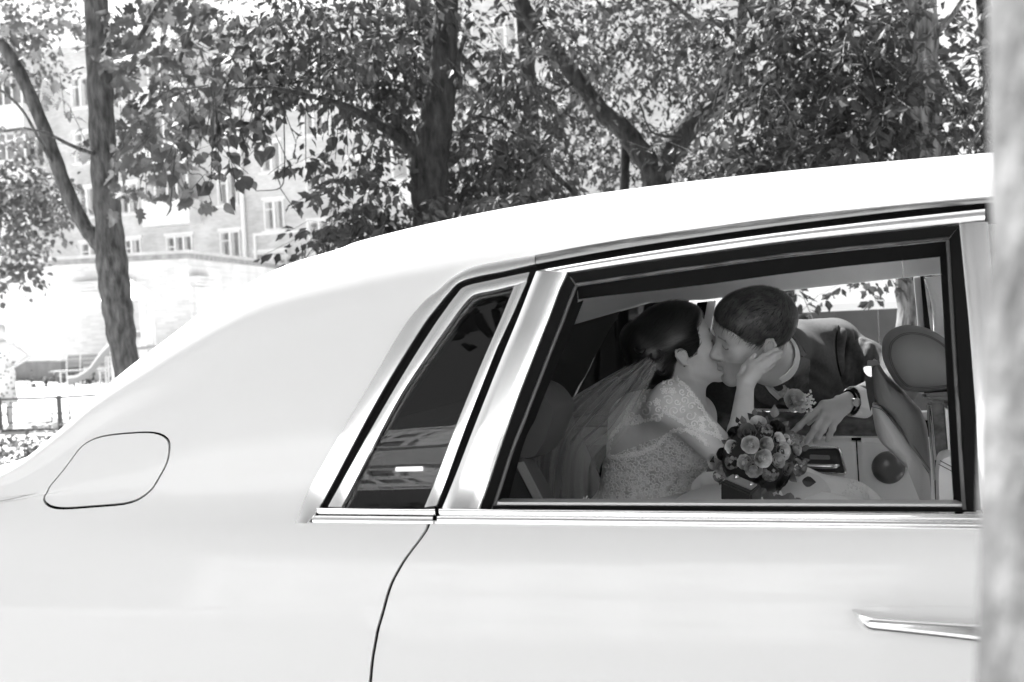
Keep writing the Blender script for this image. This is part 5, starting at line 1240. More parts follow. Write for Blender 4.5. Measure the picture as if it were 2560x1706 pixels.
def strands(name, V, F, H, flow, m, parent, n, length, width, rg, lift=0.0015, wave=0.0, region=None, onto=None):
    """short flat hairs combed along a flow over the cap"""
    tri = F[:, :3]; a, b, c = V[tri[:, 0]], V[tri[:, 1]], V[tri[:, 2]]; N = np.cross(b - a, c - a); ar = np.linalg.norm(N, axis=1); N /= ar[:, None] + 1e-12
    if region is not None: ar = ar * region(H.loc(a))
    i = rg.choice(len(tri), n, p=ar / ar.sum()); P = (a[i] + b[i] + c[i]) / 3 + rg.normal(size=(n, 3)) * 0.001; Nn = N[i]
    B_ = onto or (V, F); bv = BVHTree.FromPolygons([Vector(p) for p in B_[0]], [tuple(map(int, f)) for f in B_[1]]); VV = []; FF = []; seg = 4
    for j in range(n):
        p, q = P[j], Nn[j]; L = length * rg.uniform(.6, 1.3); w = width * rg.uniform(.6, 1.2); b0 = len(VV); jit = rg.normal(size=3) * 0.16
        for s_ in range(seg + 1):
            d = flow(H.loc(p)) @ H.A + jit; d = d - q * (d @ q); d = d / (np.linalg.norm(d) + 1e-9); sd = np.cross(d, q)
            ww = w * (1 - (s_ / seg) ** 2 * .85); VV += [p + sd * ww + q * lift * (1 + .8 * math.sin(j)), p - sd * ww + q * lift * (1 + .8 * math.sin(j))]
            p = p + d * (L / seg); r = bv.find_nearest(Vector(p))
            if r[0] is not None: p = np.array(r[0]); q = np.array(r[1])
        for s_ in range(seg): FF.append((b0 + 2 * s_, b0 + 2 * s_ + 1, b0 + 2 * s_ + 3, b0 + 2 * s_ + 2))
    o = emit(name, np.array(VV), np.array(FF), m, parent); o['kind'] = 'stuff'; return o
def finger(F, js, r0, r1, k=.004):
    n = len(js)
    for i in range(n - 1):
        ra = r0 + (r1 - r0) * i / (n - 1); rb = r0 + (r1 - r0) * (i + 1) / (n - 1); F.cone(js[i], js[i + 1], ra, rb, k)
        F.ell(js[i], np.eye(3), np.array([ra] * 3) * 1.06, k)
wp = lambda q: WP(q[0], q[1], q[2])

M_skinw = mat('fair_skin', 0.60, 0.45, var=0.05, vscale=30, bump=0.05, bscale=400, tone=True, spec=0.4)
M_skinm = mat('skin', 0.57, 0.45, var=0.06, vscale=30, bump=0.08, bscale=400, tone=True, spec=0.4)
M_hairm = mat('brown_hair', 0.022, 0.4, var=0.4, vscale=60, spec=0.5)
M_hairm2 = mat('brown_hair_strand', 0.10, 0.38, var=0.5, vscale=40, spec=0.6)
M_hairw = mat('dark_hair', 0.005, 0.4, spec=0.5); M_hairw2 = mat('dark_hair_strand', 0.012, 0.35, spec=0.6)
M_suit = mat('dark_wool', 0.031, 0.85, var=0.25, vscale=120, bump=0.35, bscale=700)
M_shirt = mat('white_cotton', 0.80, 0.8, bump=0.1, bscale=300)
M_tie = mat('pale_brocade', 0.50, 0.6, var=0.35, vscale=90)
M_lace = mat('lace_cord', 0.85, 0.7)
M_bod = mat('lace_bodice', 0.56, 0.8, var=0.35, vscale=55, bump=0.9, bscale=110, detail=8)
M_satin = mat('ivory_satin', 0.82, 0.38, var=0.04, vscale=3, bump=0.05, bscale=40)
M_veil = sheer_mat('tulle', 0.5, 0.16)

# ================================================================== groom
gf = -0.95 * RT - 0.21 * UP - 0.10 * FW; gu = 0.30 * RT + 0.88 * UP - 0.26 * FW
HG = Head((1920, 869), 1.11, gf, gu, 1.0, False)
groom = thing('person', 'man in a dark suit leaning through the far window to kiss the bride, eyes closed', 'man', (*toW(np.array([0.75, 2.3, 0]))[:2], 0))
nb = WP(1926, 893, 1.34); shL = WP(2084, 862, 2.02); shR = WP(1815, 968, 1.62); ch = WP(1985, 918, 1.78); nj = WP(1988, 870, 1.84); hip = toW(np.array([0.80, 2.45, 0.93]))
el = WP(2246, 965, 1.86); wr = WP(2124, 1004, 1.585)
lo = np.minimum.reduce([HG.o - .16, shR - .12, wr - .2]); hi = np.maximum.reduce([HG.o + .18, shL + .14, el + .1, ch + .2])
FG = Field(lo, hi, 0.0027)
sculpt_head(FG, HG)
FG.cone(HG.p(0, -.030, -.03), nb, .056, .064, .02); FG.cone(HG.p(0, .012, -.085), nb + np.array([0, 0, -.03]), .030, .05, .02)
FG.cone(nb, nj, .058, .06, .03); FG.cone(nj, ch, .06, .085, .04); FG.cone(nj, shL, .05, .05, .04); FG.cone(ch, shR, .06, .05, .04)
FG.chain([shL, el, WP(2160, 1003, 1.62), wr], [.055, .042, .032, .0265], .02)
G_hand = {'i': [(2060, 1014, 1.56), (2022, 1042, 1.548), (1998, 1066, 1.552), (1977, 1085, 1.565)], 'm': [(2064, 1032, 1.545), (2038, 1070, 1.535), (2025, 1091, 1.545), (2017, 1106, 1.56)],
          'r': [(2076, 1042, 1.545), (2056, 1075, 1.535), (2045, 1092, 1.545), (2038, 1105, 1.56)], 'l': [(2091, 1046, 1.555), (2081, 1073, 1.545), (2074, 1089, 1.553), (2068, 1101, 1.565)],
          't': [(2096, 1000, 1.60), (2064, 1018, 1.615), (2040, 1040, 1.61), (2022, 1058, 1.60)]}
for key, js in G_hand.items():
    js = [wp(j) for j in js]; FG.cone(wr, js[0], .0195, .0135, .012); finger(FG, js, .0112 if key != 'l' else .0098, .0078 if key != 'l' else .007, .004)
FG.cone(wp(G_hand['i'][0]), wp(G_hand['l'][0]), .0125, .0115, .012); FG.cone(wr, (wp(G_hand['m'][0]) + wp(G_hand['r'][0])) / 2, .022, .0165, .012)
V, F = FG.mesh(); V = relax(V, F, 1, .4)
L = HG.loc(V); tone = np.ones(len(V))
inh = (np.linalg.norm(V - HG.o, axis=1) < .18)
lip = inh & (np.abs(L[:, 0]) < .022) & (L[:, 2] < -.045) & (L[:, 2] > -.069) & (L[:, 1] > .082); tone[lip] = .62
beard = inh & (L[:, 2] < -.035) & (L[:, 1] > .0) & ~lip; tone[beard] = .78
brow = inh & (L[:, 1] > .06) & (np.abs(L[:, 2] - .0305 - .05 * (np.abs(L[:, 0]) - .03) * -1) < .0036) & (np.abs(L[:, 0]) > .012) & (np.abs(L[:, 0]) < .050); tone[brow] = .5
lash = inh & (L[:, 1] > .06) & (np.abs(L[:, 2] - .0015 - 1.6 * (np.abs(L[:, 0]) - .031) ** 2 * 10) < .0022) & (np.abs(np.abs(L[:, 0]) - .031) < .0155); tone[lash] = .32
# lower body, coarser, hidden in the trousers
F2 = Field(toW(np.array([0.80, 2.45, 0])) - .5 + np.array([0, 0, .5]), toW(np.array([0.80, 2.45, 0])) + np.array([.5, .5, 1.4]), .012)
F2.cone(ch, hip, .085, .13, .05)
for s in (-1, 1):
    a = hip + EX * .09 * s; kn = a + np.array([0, .03, -.43]); an = np.array([*(a + EY * .12)[:2], .08])
    F2.chain([a, kn, an], [.085, .06, .04], .03); F2.cone(an, an + np.array([*(-EY * .17)[:2], -.04]), .04, .035, .02)
Vb, Fb = F2.mesh(); body = emit('body', np.concatenate([V, Vb]), np.concatenate([F, Fb + len(V)]), M_skinm, groom, np.concatenate([tone, np.ones(len(Vb))]))
SGh = Surf(V, F)
# hair
lo2, hi2 = HG.o - .17, HG.o + .17
Vh, Fh = hair_cap(HG, lo2, hi2, .003, .0075, (0, .03, .004), (0, -.65, .76))
Vh = relax(Vh, Fh, 2); emit('hair', Vh, Fh, M_hairm, groom)
def gflow(L):
    x, y, z = L; return np.array([0.35 * np.sign(x) * (0.2 + abs(x) * 6), 0.55 + 2 * z, -0.55 + (0.5 if y < .02 and z > .09 else 0) - (0.8 if y < -.06 else 0)])
strands('hair_strands', Vh, Fh, HG, gflow, M_hairm2, groom, 8000, .023, .0007, np.random.default_rng(3), lift=.0018, region=lambda L: np.where((L[:, 1] > .045) & (L[:, 2] < .075), .35, 1.0), onto=(np.concatenate([Vh, V]), np.concatenate([Fh, F + len(Vh)])))
# jacket
FJ = Field(np.minimum.reduce([lo, hip - .35]), np.maximum.reduce([hi + .12, hip + .35]), .0055)
c1 = ch + np.array([0, .02, -.02])
FJ.cone(nj, c1, .075, .112, .05); FJ.cone(c1, hip, .112, .16, .06)
FJ.cone(nb + nrm(nj - nb) * .10, nj, .066, .075, .02); FJ.cone(nj, shL + np.array([-.01, 0, -.005]), .072, .072, .03); FJ.cone(nj, shR, .07, .064, .03); FJ.ell((nj * .45 + shL * .55) + np.array([0, -.02, .035]), np.stack([nrm(shL - nj), nrm(np.cross(EZ, shL - nj)), EZ]), (.14, .10, .045), .03); FJ.cone(shL, c1, .072, .12, .05); FJ.cone(shR, c1, .064, .105, .05)
FJ.chain([shL, (shL + el) / 2 + np.array([0, 0, .012]), el], [.074, .063, .058], .02); FJ.cone(el, WP(2152, 1004, 1.615), .058, .046, .02); FJ.chain([shR, shR + EY * .30 - EZ * .10, shR + EY * .34 - EZ * .40], [.064, .062, .06], .03)
# creases in the sleeve and at the armhole
v0, f0_ = FJ.mesh(); S0 = Surf(v0, f0_)
for pts, r_, kk in (([(2098, 822), (2094, 860), (2096, 900), (2104, 940)], .007, .014), ([(2122, 838), (2114, 880), (2110, 930), (2116, 960)], .008, .02), ([(2140, 845), (2132, 890), (2122, 940)], .007, .018), ([(2162, 856), (2150, 900), (2134, 950)], .007, .018), ([(2184, 868), (2170, 905), (2150, 945)], .007, .018), ([(2204, 880), (2192, 915), (2172, 950)], .006, .016), ([(2010, 905), (2050, 925), (2090, 960)], .006, .02), ([(2012, 940), (2050, 965), (2092, 985)], .006, .02), ([(1830, 985), (1870, 1000), (1900, 1005)], .006, .018)):
    H_ = [S0.hit(*q) for q in spline([np.array(q) for q in pts], 9)]
    H_ = [h[0] + h[1] * .002 for h in H_ if h is not None]
    for a, b in zip(H_[:-1], H_[1:]):
        if np.linalg.norm(b - a) < .05: FJ.cone(a, b, r_, r_, kk, 'sub')
for pts, r_ in (([(2110, 830), (2104, 880), (2106, 930)], .010), ([(2131, 842), (2123, 890), (2116, 945)], .010), ([(2152, 850), (2141, 895), (2128, 950)], .010), ([(2173, 862), (2160, 905), (2142, 950)], .010)):
    H_ = [S0.hit(*q) for q in spline([np.array(q) for q in pts], 7)]
    H_ = [h[0] - h[1] * .004 for h in H_ if h is not None]
    for a, b in zip(H_[:-1], H_[1:]):
        if np.linalg.norm(b - a) < .05: FJ.cone(a, b, r_, r_, .012)
Vj, Fj = FJ.mesh(); Vj = relax(Vj, Fj, 2)
jk = emit('jacket', Vj, Fj, M_suit, groom); SJ = Surf(Vj, Fj)
F3 = Field(hip - np.array([.4, .4, .95]), hip + np.array([.4, .5, .12]), .012)
for s in (-1, 1):
    a = hip + EX * .09 * s; kn = a + np.array([0, .03, -.43]); an = np.array([*(a + EY * .12)[:2], .08]); F3.chain([a, kn, an + np.array([0, 0, .02])], [.11, .085, .075], .04)
Vt, Ft = F3.mesh(); emit('trousers', Vt, Ft, M_suit, groom)
for s in (-1, 1):
    a = hip + EX * .09 * s; an = np.array([*(a + EY * .12)[:2], .06]); F3 = Field(an - .25, an + .25, .01); F3.cone(an, an - EY * .18 + np.array([0, 0, -.015]), .055, .045, .02); F3.plane(np.array([0, 0, .005]), np.array([0, 0, -1.0])); Vt, Ft = F3.mesh(); emit('shoe', Vt, Ft, M_black, groom)
# shirt, collar, tie, lapels, cuff, watch
drape('shirt_front', [(1880, 940), (1905, 925), (1940, 890), (1968, 850), (1974, 930), (1978, 985), (1950, 1004), (1918, 990), (1896, 968)], SJ, M_shirt, groom, off=.003, thick=.004)
drape('tie', [(1896, 944), (1930, 938), (1966, 936), (1968, 965), (1958, 998), (1940, 980), (1915, 962)], SJ, M_tie, groom, off=.009, thick=.005)
FC = Field(nb - .22, nb + .22, .0035)
ax = nrm(HG.p(0, -.03, -.03) - nb)
FC.cone(nb - ax * .02, nb + ax * .045, .080, .071, 0); FC.cone(nb - ax * .08, nb + ax * .11, .073, .064, .0, 'sub'); FC.plane(nb + ax * .035, nrm(ax + nrm(FW) * .2), 0); FC.plane(nb - ax * .012, -ax, 0)
Vc, Fc = FC.mesh(); emit('shirt_collar', relax(Vc, Fc, 1), Fc, M_shirt, groom)
drape('collar_wing', [(1936, 936), (1950, 900), (1962, 862), (1968, 884), (1972, 930), (1945, 940)], SJ, M_shirt, groom, off=.012, thick=.004)
M_lapel = mat('dark_wool_lapel', 0.07, 0.8, var=0.25, vscale=120, bump=0.35, bscale=700)
drape('lapel', [(1968, 842), (1978, 838), (2004, 880), (2010, 886), (2002, 893), (2019, 898), (2020, 930), (2018, 962), (1996, 990), (1972, 985), (1972, 930)], SJ, M_lapel, groom, off=.008, thick=.009)
drape('lapel', [(1880, 945), (1896, 948), (1925, 985), (1948, 1004), (1930, 1012), (1895, 1000), (1872, 965)], SJ, M_lapel, groom, off=.008, thick=.009)
cb = WP(2128, 1004, 1.59); ce = WP(2164, 1006, 1.625); axc = nrm(ce - cb)
FC = Field(cb - .12, cb + .14, .003); FC.cone(cb, ce, .044, .047, 0); FC.cone(cb - axc * .05, ce + axc * .05, .0395, .042, 0, 'sub'); FC.plane(cb - axc * .002, -axc, 0); FC.plane(ce, axc, 0)
Vc, Fc = FC.mesh(); emit('shirt_cuff', relax(Vc, Fc, 1), Fc, M_shirt, groom)
b = MB(); wc = wr + axc * -.004; e1, e2 = frame_along(axc); b.tube([wc + (e1 * math.cos(a) + e2 * math.sin(a)) * .031 for a in np.linspace(0, 2 * math.pi, 25)], .004, 6, cap=False); b.build('watch_strap', M_black, groom, smooth=60, world=True)
wn = -FW - axc * (-FW @ axc); wn = nrm(wn); b = MB(); b.tube([wc + wn * .026, wc + wn * .036], .013, 18); b.build('watch_case', M_bright, groom, smooth=40, world=True)
for ln in ([(1972, 845), (1990, 860), (2008, 884), (2002, 893), (2019, 898), (2020, 930), (2018, 962), (1996, 990)], [(1880, 945), (1925, 985), (1948, 1004)], [(2002, 893), (1984, 884)], [(2096, 815), (2090, 850), (2093, 900), (2102, 940)]):
    cord('seam_shade', [[tuple(p) for p in spline([np.array(q) for q in ln], 30)]], SJ, M_black, groom, r=.0022, off=.006 if ln[0][0] < 2090 else .001)  # black cords draw shade along the lapel edges, plus the armhole stitching
# ================================================================== bride
bf = 0.905 * RT + 0.40 * UP + 0.02 * FW; bu = -0.40 * RT + 0.905 * UP
HB = Head((1706, 890), 1.10, bf, bu, 0.96, True)
bride = thing('person', 'bride in lace with a dark updo kissing the man, her raised hand on his cheek', 'woman', (*WP(1620, 1200, 1.1)[:2], 0.74))
nk = WP(1704, 1004, 1.14); sN = WP(1684, 1012, 0.93); sF = WP(1735, 1040, 1.36); bust = WP(1672, 1110, 1.10); waist = WP(1618, 1235, 1.10); hipB = WP(1600, 1300, 1.10)
elb = WP(1846, 1172, 0.82); wri = WP(1864, 962, 1.035)
lo = np.minimum.reduce([HB.o - .15, sN - .1, waist - .24, elb - .08]); hi = np.maximum.reduce([HB.o + .16, sF + .1, WP(1990, 870, 1.1)])
FB = Field(lo, hi, .0027)
sculpt_head(FB, HB, True)
FB.cone(HB.p(0, -.030, -.035), nk, .044, .047, .02); FB.cone(HB.p(0, .012, -.085), nk + np.array([.01, 0, -.01]), .024, .036, .02)
FB.cone(nk, sN, .046, .050, .035); FB.cone(nk, sF, .046, .05, .035); FB.cone(sN, bust, .055, .10, .04); FB.cone(sF, bust, .055, .10, .04); FB.cone(bust, waist, .115, .095, .05); FB.cone(waist, hipB, .095, .14, .04); FB.cone(WP(1600, 1060, 1.10), WP(1590, 1200, 1.1), .085, .08, .05)
for y in (1.02, 1.20): FB.ell(WP(1716, 1120, y), np.eye(3), (.062, .062, .06), .03)
FB.chain([sN, elb], [.049, .037], .02); FB.chain([elb, WP(1852, 1080, .93), wri], [.037, .031, .0205], .012)
B_hand = {'i': [(1882, 912, 1.030), (1908, 893, 1.030), (1926, 882, 1.037), (1942, 874, 1.045)], 'm': [(1890, 920, 1.023), (1918, 900, 1.023), (1938, 888, 1.031), (1953, 881, 1.039)], 'r': [(1893, 930, 1.025), (1918, 913, 1.023), (1935, 901, 1.031), (1948, 893, 1.039)], 'l': [(1890, 940, 1.031), (1910, 927, 1.028), (1923, 918, 1.033), (1934, 911, 1.039)],
          't': [(1850, 942, 1.047), (1861, 918, 1.037), (1875, 901, 1.035), (1887, 888, 1.038)]}
for key, js in B_hand.items():
    js = [wp(j) for j in js]; FB.cone(wri, js[0], .0155, .0105, .01); finger(FB, js, .0088 if key not in 'lt' else .0080, .0058, .003)
FB.cone(wp(B_hand['i'][0]), wp(B_hand['l'][0]), .0105, .0095, .01)
# far arm resting in the lap
FB.chain([sF, WP(1800, 1180, 1.45), WP(1900, 1215, 1.2)], [.048, .036, .026], .02)
V, F = FB.mesh(); V = relax(V, F, 1, .4); L = HB.loc(V); tone = np.ones(len(V)); inh = np.linalg.norm(V - HB.o, axis=1) < .17
tone[inh & (np.abs(L[:, 0]) < .021) & (L[:, 2] < -.045) & (L[:, 2] > -.069) & (L[:, 1] > .082)] = .45
tone[inh & (L[:, 1] > .06) & (np.abs(L[:, 2] - .032) < .0045) & (np.abs(L[:, 0]) > .012) & (np.abs(L[:, 0]) < .052)] = .25
tone[inh & (L[:, 1] > .055) & (np.abs(L[:, 2] - .002) < .003) & (np.abs(np.abs(L[:, 0]) - .031) < .017)] = .15
F2 = Field(hipB - .35, hipB + np.array([.85, .45, .35]), .012)
for s in (-1, 1):
    a = hipB - EY * .09 * s + np.array([0, 0, -.02]); kn = a + EX * .42 + np.array([0, 0, .06]); an = kn + EX * .12 + np.array([0, 0, -.40]); F2.chain([a, kn, an], [.09, .06, .042], .03); F2.cone(an, an + EX * .15, .035, .025, .02)
Vb, Fb = F2.mesh(); emit('body', np.concatenate([V, Vb]), np.concatenate([F, Fb + len(V)]), M_skinw, bride, np.concatenate([tone, np.ones(len(Vb))])); SB = Surf(V, F)
def bun(Fd):
    Fd.ell(WP(1622, 880, 1.12), np.eye(3), (.062, .065, .062), .02); Fd.ell(WP(1640, 925, 1.11), np.eye(3), (.045, .05, .04), .02); Fd.ell(WP(1600, 845, 1.12), np.eye(3), (.05, .06, .045), .02)
    [Fd.ell(HB.p(q * .048, .006, .036), HB.A, np.array([.036, .050, .052]), .012) for q in (-1, 1)]; Fd.ell(HB.p(0, -.01, .095), HB.A, np.array([.07, .08, .045]), .03)
Vh, Fh = hair_cap(HB, HB.o - .22, HB.o + .2, .0035, .016, (0, .075, .060), (0, -.50, .86), bun, cut_ears=True); Vh = relax(Vh, Fh, 2); emit('hair', Vh, Fh, M_hairw, bride)
strands('hair_strands', Vh, Fh, HB, lambda q: np.array([0.3 * math.sin(q[1] * 60), -1.0, -.35 + .5 * math.sin(q[2] * 40)]), M_hairw2, bride, 3000, .055, .0009, np.random.default_rng(5), lift=.0025)
b = MB()
for cx, cy, r, y in ((1640, 888, 16, 1.055), (1615, 905, 13, 1.055), (1655, 925, 12, 1.065), (1600, 870, 12, 1.06)):
    b.tube([WP(cx + r * math.cos(a) * (1 - .04 * a), cy + r * math.sin(a) * (1 - .04 * a), y - .01 * math.sin(a)) for a in np.linspace(0, 5.6, 26)], .0045, 6)
b.build('curls', M_hairw2, bride, smooth=70, world=True)
b = MB(); b.sphere(WP(1712, 916, 1.085), .0035, 10, 8); b.build('earring', M_bright, bride, smooth=90, world=True)
# bodice and skirt
FD = Field(lo - .02, hi + .02, .004)
FD.cone(sN, bust, .058, .104, .04); FD.cone(sF, bust, .055, .104, .04); FD.cone(bust, waist, .120, .100, .05); FD.cone(waist, hipB, .100, .15, .04); FD.cone(WP(1600, 1060, 1.10), WP(1590, 1200, 1.1), .090, .085, .05)
for y in (1.02, 1.20): FD.ell(WP(1716, 1120, y), np.eye(3), (.067, .067, .065), .03)
pA, pB = WP(1525, 1142, 1.0), WP(1690, 1076, 1.0); d_ = nrm(pB - pA); nP = nrm(np.cross(np.cross(d_, ray(1610, 1100)), d_)); nP = np.cross(nrm(ray(1610, 1100)), d_); nP = nrm(nP if nP @ UP > 0 else -nP)
FD.plane(pA, nP, .0); FD.cone(sN, elb, .056, .044, .01, 'sub')
Vd, Fd = FD.mesh(); emit('bodice', relax(Vd, Fd, 1), Fd, M_bod, bride); SD = Surf(Vd, Fd)
FS = Field(WP(1560, 1345, .8) - np.array([.15, .35, .35]), WP(2290, 1200, 1.4) + np.array([.1, .4, .25]), .008)
FS.chain([WP(1752, 1322, .98), WP(1830, 1322, .96), WP(2060, 1348, 1.0), WP(2240, 1400, 1.05)], [.095, .10, .10, .09], .06)
FS.chain([WP(1770, 1290, 1.32), WP(1960, 1260, 1.36), WP(2110, 1300, 1.38), WP(2230, 1360, 1.4)], [.13, .105, .10, .08], .05)
FS.cone(WP(1760, 1200, 1.06), WP(1800, 1250, 1.08), .035, .06, .05)
rs = np.random.default_rng(9)
for i in range(16):
    a = WP(1700 + 35 * i, 1205 + 4 * i, 0.9); FS.cone(a + np.array([0, .3 * rs.random(), 0]), a + np.array([.12, .25, -.16]), .008, .012, .02, 'sub')
Vs, Fs = FS.mesh(); Vs = relax(Vs, Fs, 3); emit('skirt', Vs, Fs, M_satin, bride); SS = Surf(Vs, Fs)
# lace: scrolls, blossoms and picots laid on the cap sleeve, the back edge, the bodice and the skirt hem
def scroll(cx, cy, r, a0, turns, sg):
    return [(cx + r * (1 - t) ** .8 * math.cos(a0 + sg * t * turns * 6.283), cy + r * (1 - t) ** .8 * math.sin(a0 + sg * t * turns * 6.283)) for t in np.linspace(0, .93, 22)]
def blossom(cx, cy, r, n, a0):
    return [(cx + r * (.72 + .28 * math.cos(n * a)) * math.cos(a + a0), cy + r * (.72 + .28 * math.cos(n * a)) * math.sin(a + a0)) for a in np.linspace(0, 6.283, 40)]
region = [(1588, 1000), (1612, 972), (1640, 953), (1690, 946), (1716, 968), (1745, 1004), (1770, 1048), (1790, 1074), (1803, 1098), (1780, 1084), (1745, 1076), (1712, 1060), (1690, 1046), (1660, 1030), (1648, 1046), (1622, 1050), (1585, 1060), (1560, 1060), (1570, 1025)]
rl = random.Random(4); paths = []; placed = []
for _ in range(5000):
    p = (rl.uniform(1560, 1805), rl.uniform(945, 1100)); r = rl.choice([9, 11, 13, 10, 8])
    if not inpoly(np.array([p]), region)[0] or any((p[0] - q[0]) ** 2 + (p[1] - q[1]) ** 2 < (r + q[2]) ** 2 * .95 for q in placed): continue
    placed.append((*p, r))
    if rl.random() < .3: paths += [blossom(p[0], p[1], r, 5, rl.random() * 6), blossom(p[0], p[1], r * .45, 5, 0)]
    else:
        a0 = rl.random() * 6.283; sg = rl.choice((-1, 1)); paths.append((scroll(p[0], p[1], r, a0, 1.25, sg), .0017))
        e = (p[0] + r * math.cos(a0), p[1] + r * math.sin(a0)); paths.append([(e[0] + t * 7 * math.sin(a0) * sg * -1, e[1] + t * 7 * math.cos(a0) * sg) for t in (0, .5, 1)])
edge_ = region + [region[0]]
for a, b_ in zip(edge_[:-1], edge_[1:]):
    n = max(2, int(math.dist(a, b_) / 8))
    for i in range(n): paths.append(blossom(a[0] + (b_[0] - a[0]) * i / n, a[1] + (b_[1] - a[1]) * i / n, 4.2, 3, i))
paths.append(spline([np.array(p) for p in edge_], 120))
cord('sleeve_lace', paths, SB, M_lace, bride, r=.0014, kind='stuff')
petals = []
for q in placed[::2]: petals.append(blossom(q[0], q[1], q[2] * .8, 5, 0))
paths = []
for i in range(90):
    t = i / 90; a = spline([np.array(p) for p in [(1600, 1040), (1556, 1062), (1530, 1090), (1522, 1120), (1528, 1142), (1575, 1136), (1610, 1130), (1650, 1105), (1680, 1078), (1720, 1076), (1745, 1090), (1770, 1112)]], 90)[i]
    paths.append(blossom(a[0] + rl.uniform(-2, 2), a[1] + rl.uniform(-2, 2), rl.uniform(3.5, 6), 4, i)); 
    if i % 3 == 0: paths.append(scroll(a[0], a[1] + 4, 6, i, 1, 1))
cord('bodice_edge_lace', paths, Surf(np.concatenate([V, Vd]), np.concatenate([F, Fd + len(V)])), M_lace, bride, r=.0009, kind='stuff')
paths = []; placed = []
for _ in range(3000):
    p = (rl.uniform(1510, 1760), rl.uniform(1090, 1265)); r = rl.choice([7, 8, 9, 10])
    if any((p[0] - q[0]) ** 2 + (p[1] - q[1]) ** 2 < (r + q[2]) ** 2 * .42 for q in placed): continue
    placed.append((*p, r)); a0 = rl.random() * 6.28; paths.append(scroll(p[0], p[1], r, a0, 1.1, rl.choice((-1, 1))) if rl.random() < .75 else blossom(p[0], p[1], r * .7, 5, a0))
cord('bodice_cords', paths, SD, mat('bodice_cord', 0.70, 0.7), bride, r=.0012, off=.0008, kind='stuff')
b = MB()
for i in range(26):
    h = SD.hit(rl.uniform(1530, 1740), rl.uniform(1120, 1260))
    if h: b.sphere(h[0] + h[1] * .001, .0016, 6, 5)
b.build('beads', M_chrome, bride, smooth=90, world=True, kind='stuff')
paths = []
for i in range(60):
    p = (rl.uniform(2110, 2245), rl.uniform(1200, 1280)); r = rl.choice([6, 8, 9]); paths += [blossom(p[0], p[1], r, 5, rl.random() * 6)] if i % 2 else [scroll(p[0], p[1], r, rl.random() * 6, 1.1, 1)]
cord('hem_lace', paths, SS, M_lace, bride, r=.0012, kind='stuff')
paths = []
for cx, cy in ((1495, 1240), (1522, 1232), (1545, 1246), (1470, 1256), (1508, 1254)):
    for k in range(5): a = -2.6 + k * .5; paths.append([(cx + math.cos(a) * t * 16 + math.sin(t * 3.1) * 3 * math.sin(a), cy + math.sin(a) * t * 16 + math.sin(t * 3.1) * 3 * math.cos(a)) for t in np.linspace(0, 1, 8)] )
# veil: fine tulle falling from the bun over the back and the seat
rows = []
top = [(1592, 905, 1.24), (1600, 900, 1.16), (1612, 898, 1.09), (1628, 905, 1.02), (1640, 925, .96)]
mid1 = [(1450, 985, 1.25), (1480, 968, 1.10), (1540, 950, .98), (1580, 975, .90), (1600, 1010, .86)]
mid2 = [(1385, 1040, 1.2), (1402, 1022, 1.05), (1452, 1040, .90), (1520, 1060, .82), (1560, 1090, .80)]
mid3 = [(1345, 1110, 1.15), (1352, 1105, 1.0), (1400, 1130, .84), (1450, 1140, .76), (1500, 1170, .74)]
bot = [(1325, 1290, 1.1), (1340, 1290, .95), (1390, 1300, .80), (1450, 1300, .72), (1512, 1280, .70)]
sp = [spline([np.array(p) for p in r], 40) for r in (top, mid1, mid2, mid3, bot)]
cols = [spline([s[j] for s in sp], 44) for j in range(40)]
G = [[WP(q[0], q[1], q[2] + .009 * math.sin(j * .95 + i * .08) * min(1, i / 8) + .008 * math.sin(j * 2.3 + i * .15)) for i, q in enumerate(c)] for j, c in enumerate(cols)]
MB().grid(G).build('veil', M_veil, bride, smooth=180, world=True, fix=False)
G2 = [[p + EY * -.035 + EX * .012 + np.array([0, 0, .008 * math.sin(j * 1.7)]) for i, p in enumerate(c)] for j, c in enumerate(G[8:34])]
MB().grid(G2).build('veil', M_veil, bride, smooth=180, world=True, fix=False)
vs = Surf(np.array([p for c in G2 for p in c]), np.array([(i * 44 + j, (i + 1) * 44 + j, (i + 1) * 44 + j + 1, i * 44 + j + 1) for i in range(25) for j in range(43)]))
cord('veil_lace', paths, vs, M_lace, bride, r=.0016, off=-.002, kind='stuff')
# ------------------------------------------------------------------ bouquet, box, boutonniere
def petal_shell(b, c, n, r, up, k, open_, tw, rg):
    """ring of overlapping cupped petals"""
    e1, e2 = frame_along(up)
    for i in range(k):
        a = tw + 6.283 * i / k; ro = e1 * math.cos(a) + e2 * math.sin(a); sd = np.cross(up, ro); w = 1.25 * r * math.sin(math.pi / k) * 2.0
        P = []
        for s in np.linspace(0, 1, 6):
            th = s * open_; fl = max(0, s - .72) / .28; rad = r * math.sin(th) * (1 - .05 * (i % 2)) + r * .16 * fl * fl; hgt = -r * math.cos(th) + r * .1 - r * .05 * fl * fl + r * .04 * math.sin(i * 2.4)
            row = []
            for t in np.linspace(-1, 1, 5):
                ww = w * .5 * math.sin(min(1, s * 1.25 + .12) * math.pi * .62) * t
                row.append(c + up * (hgt + .06 * r * math.sin(3 * t + i)) + ro * (rad - .18 * r * t * t * s) + sd * ww)
            P.append(row)
        n0 = len(b.v); b.grid(P); b.t = getattr(b, 't', {}); b.t.update({n0 + a * 5 + c_: .42 + .58 * (a / 5.0) ** .8 - .10 * (i % 2) for a in range(6) for c_ in range(5)})
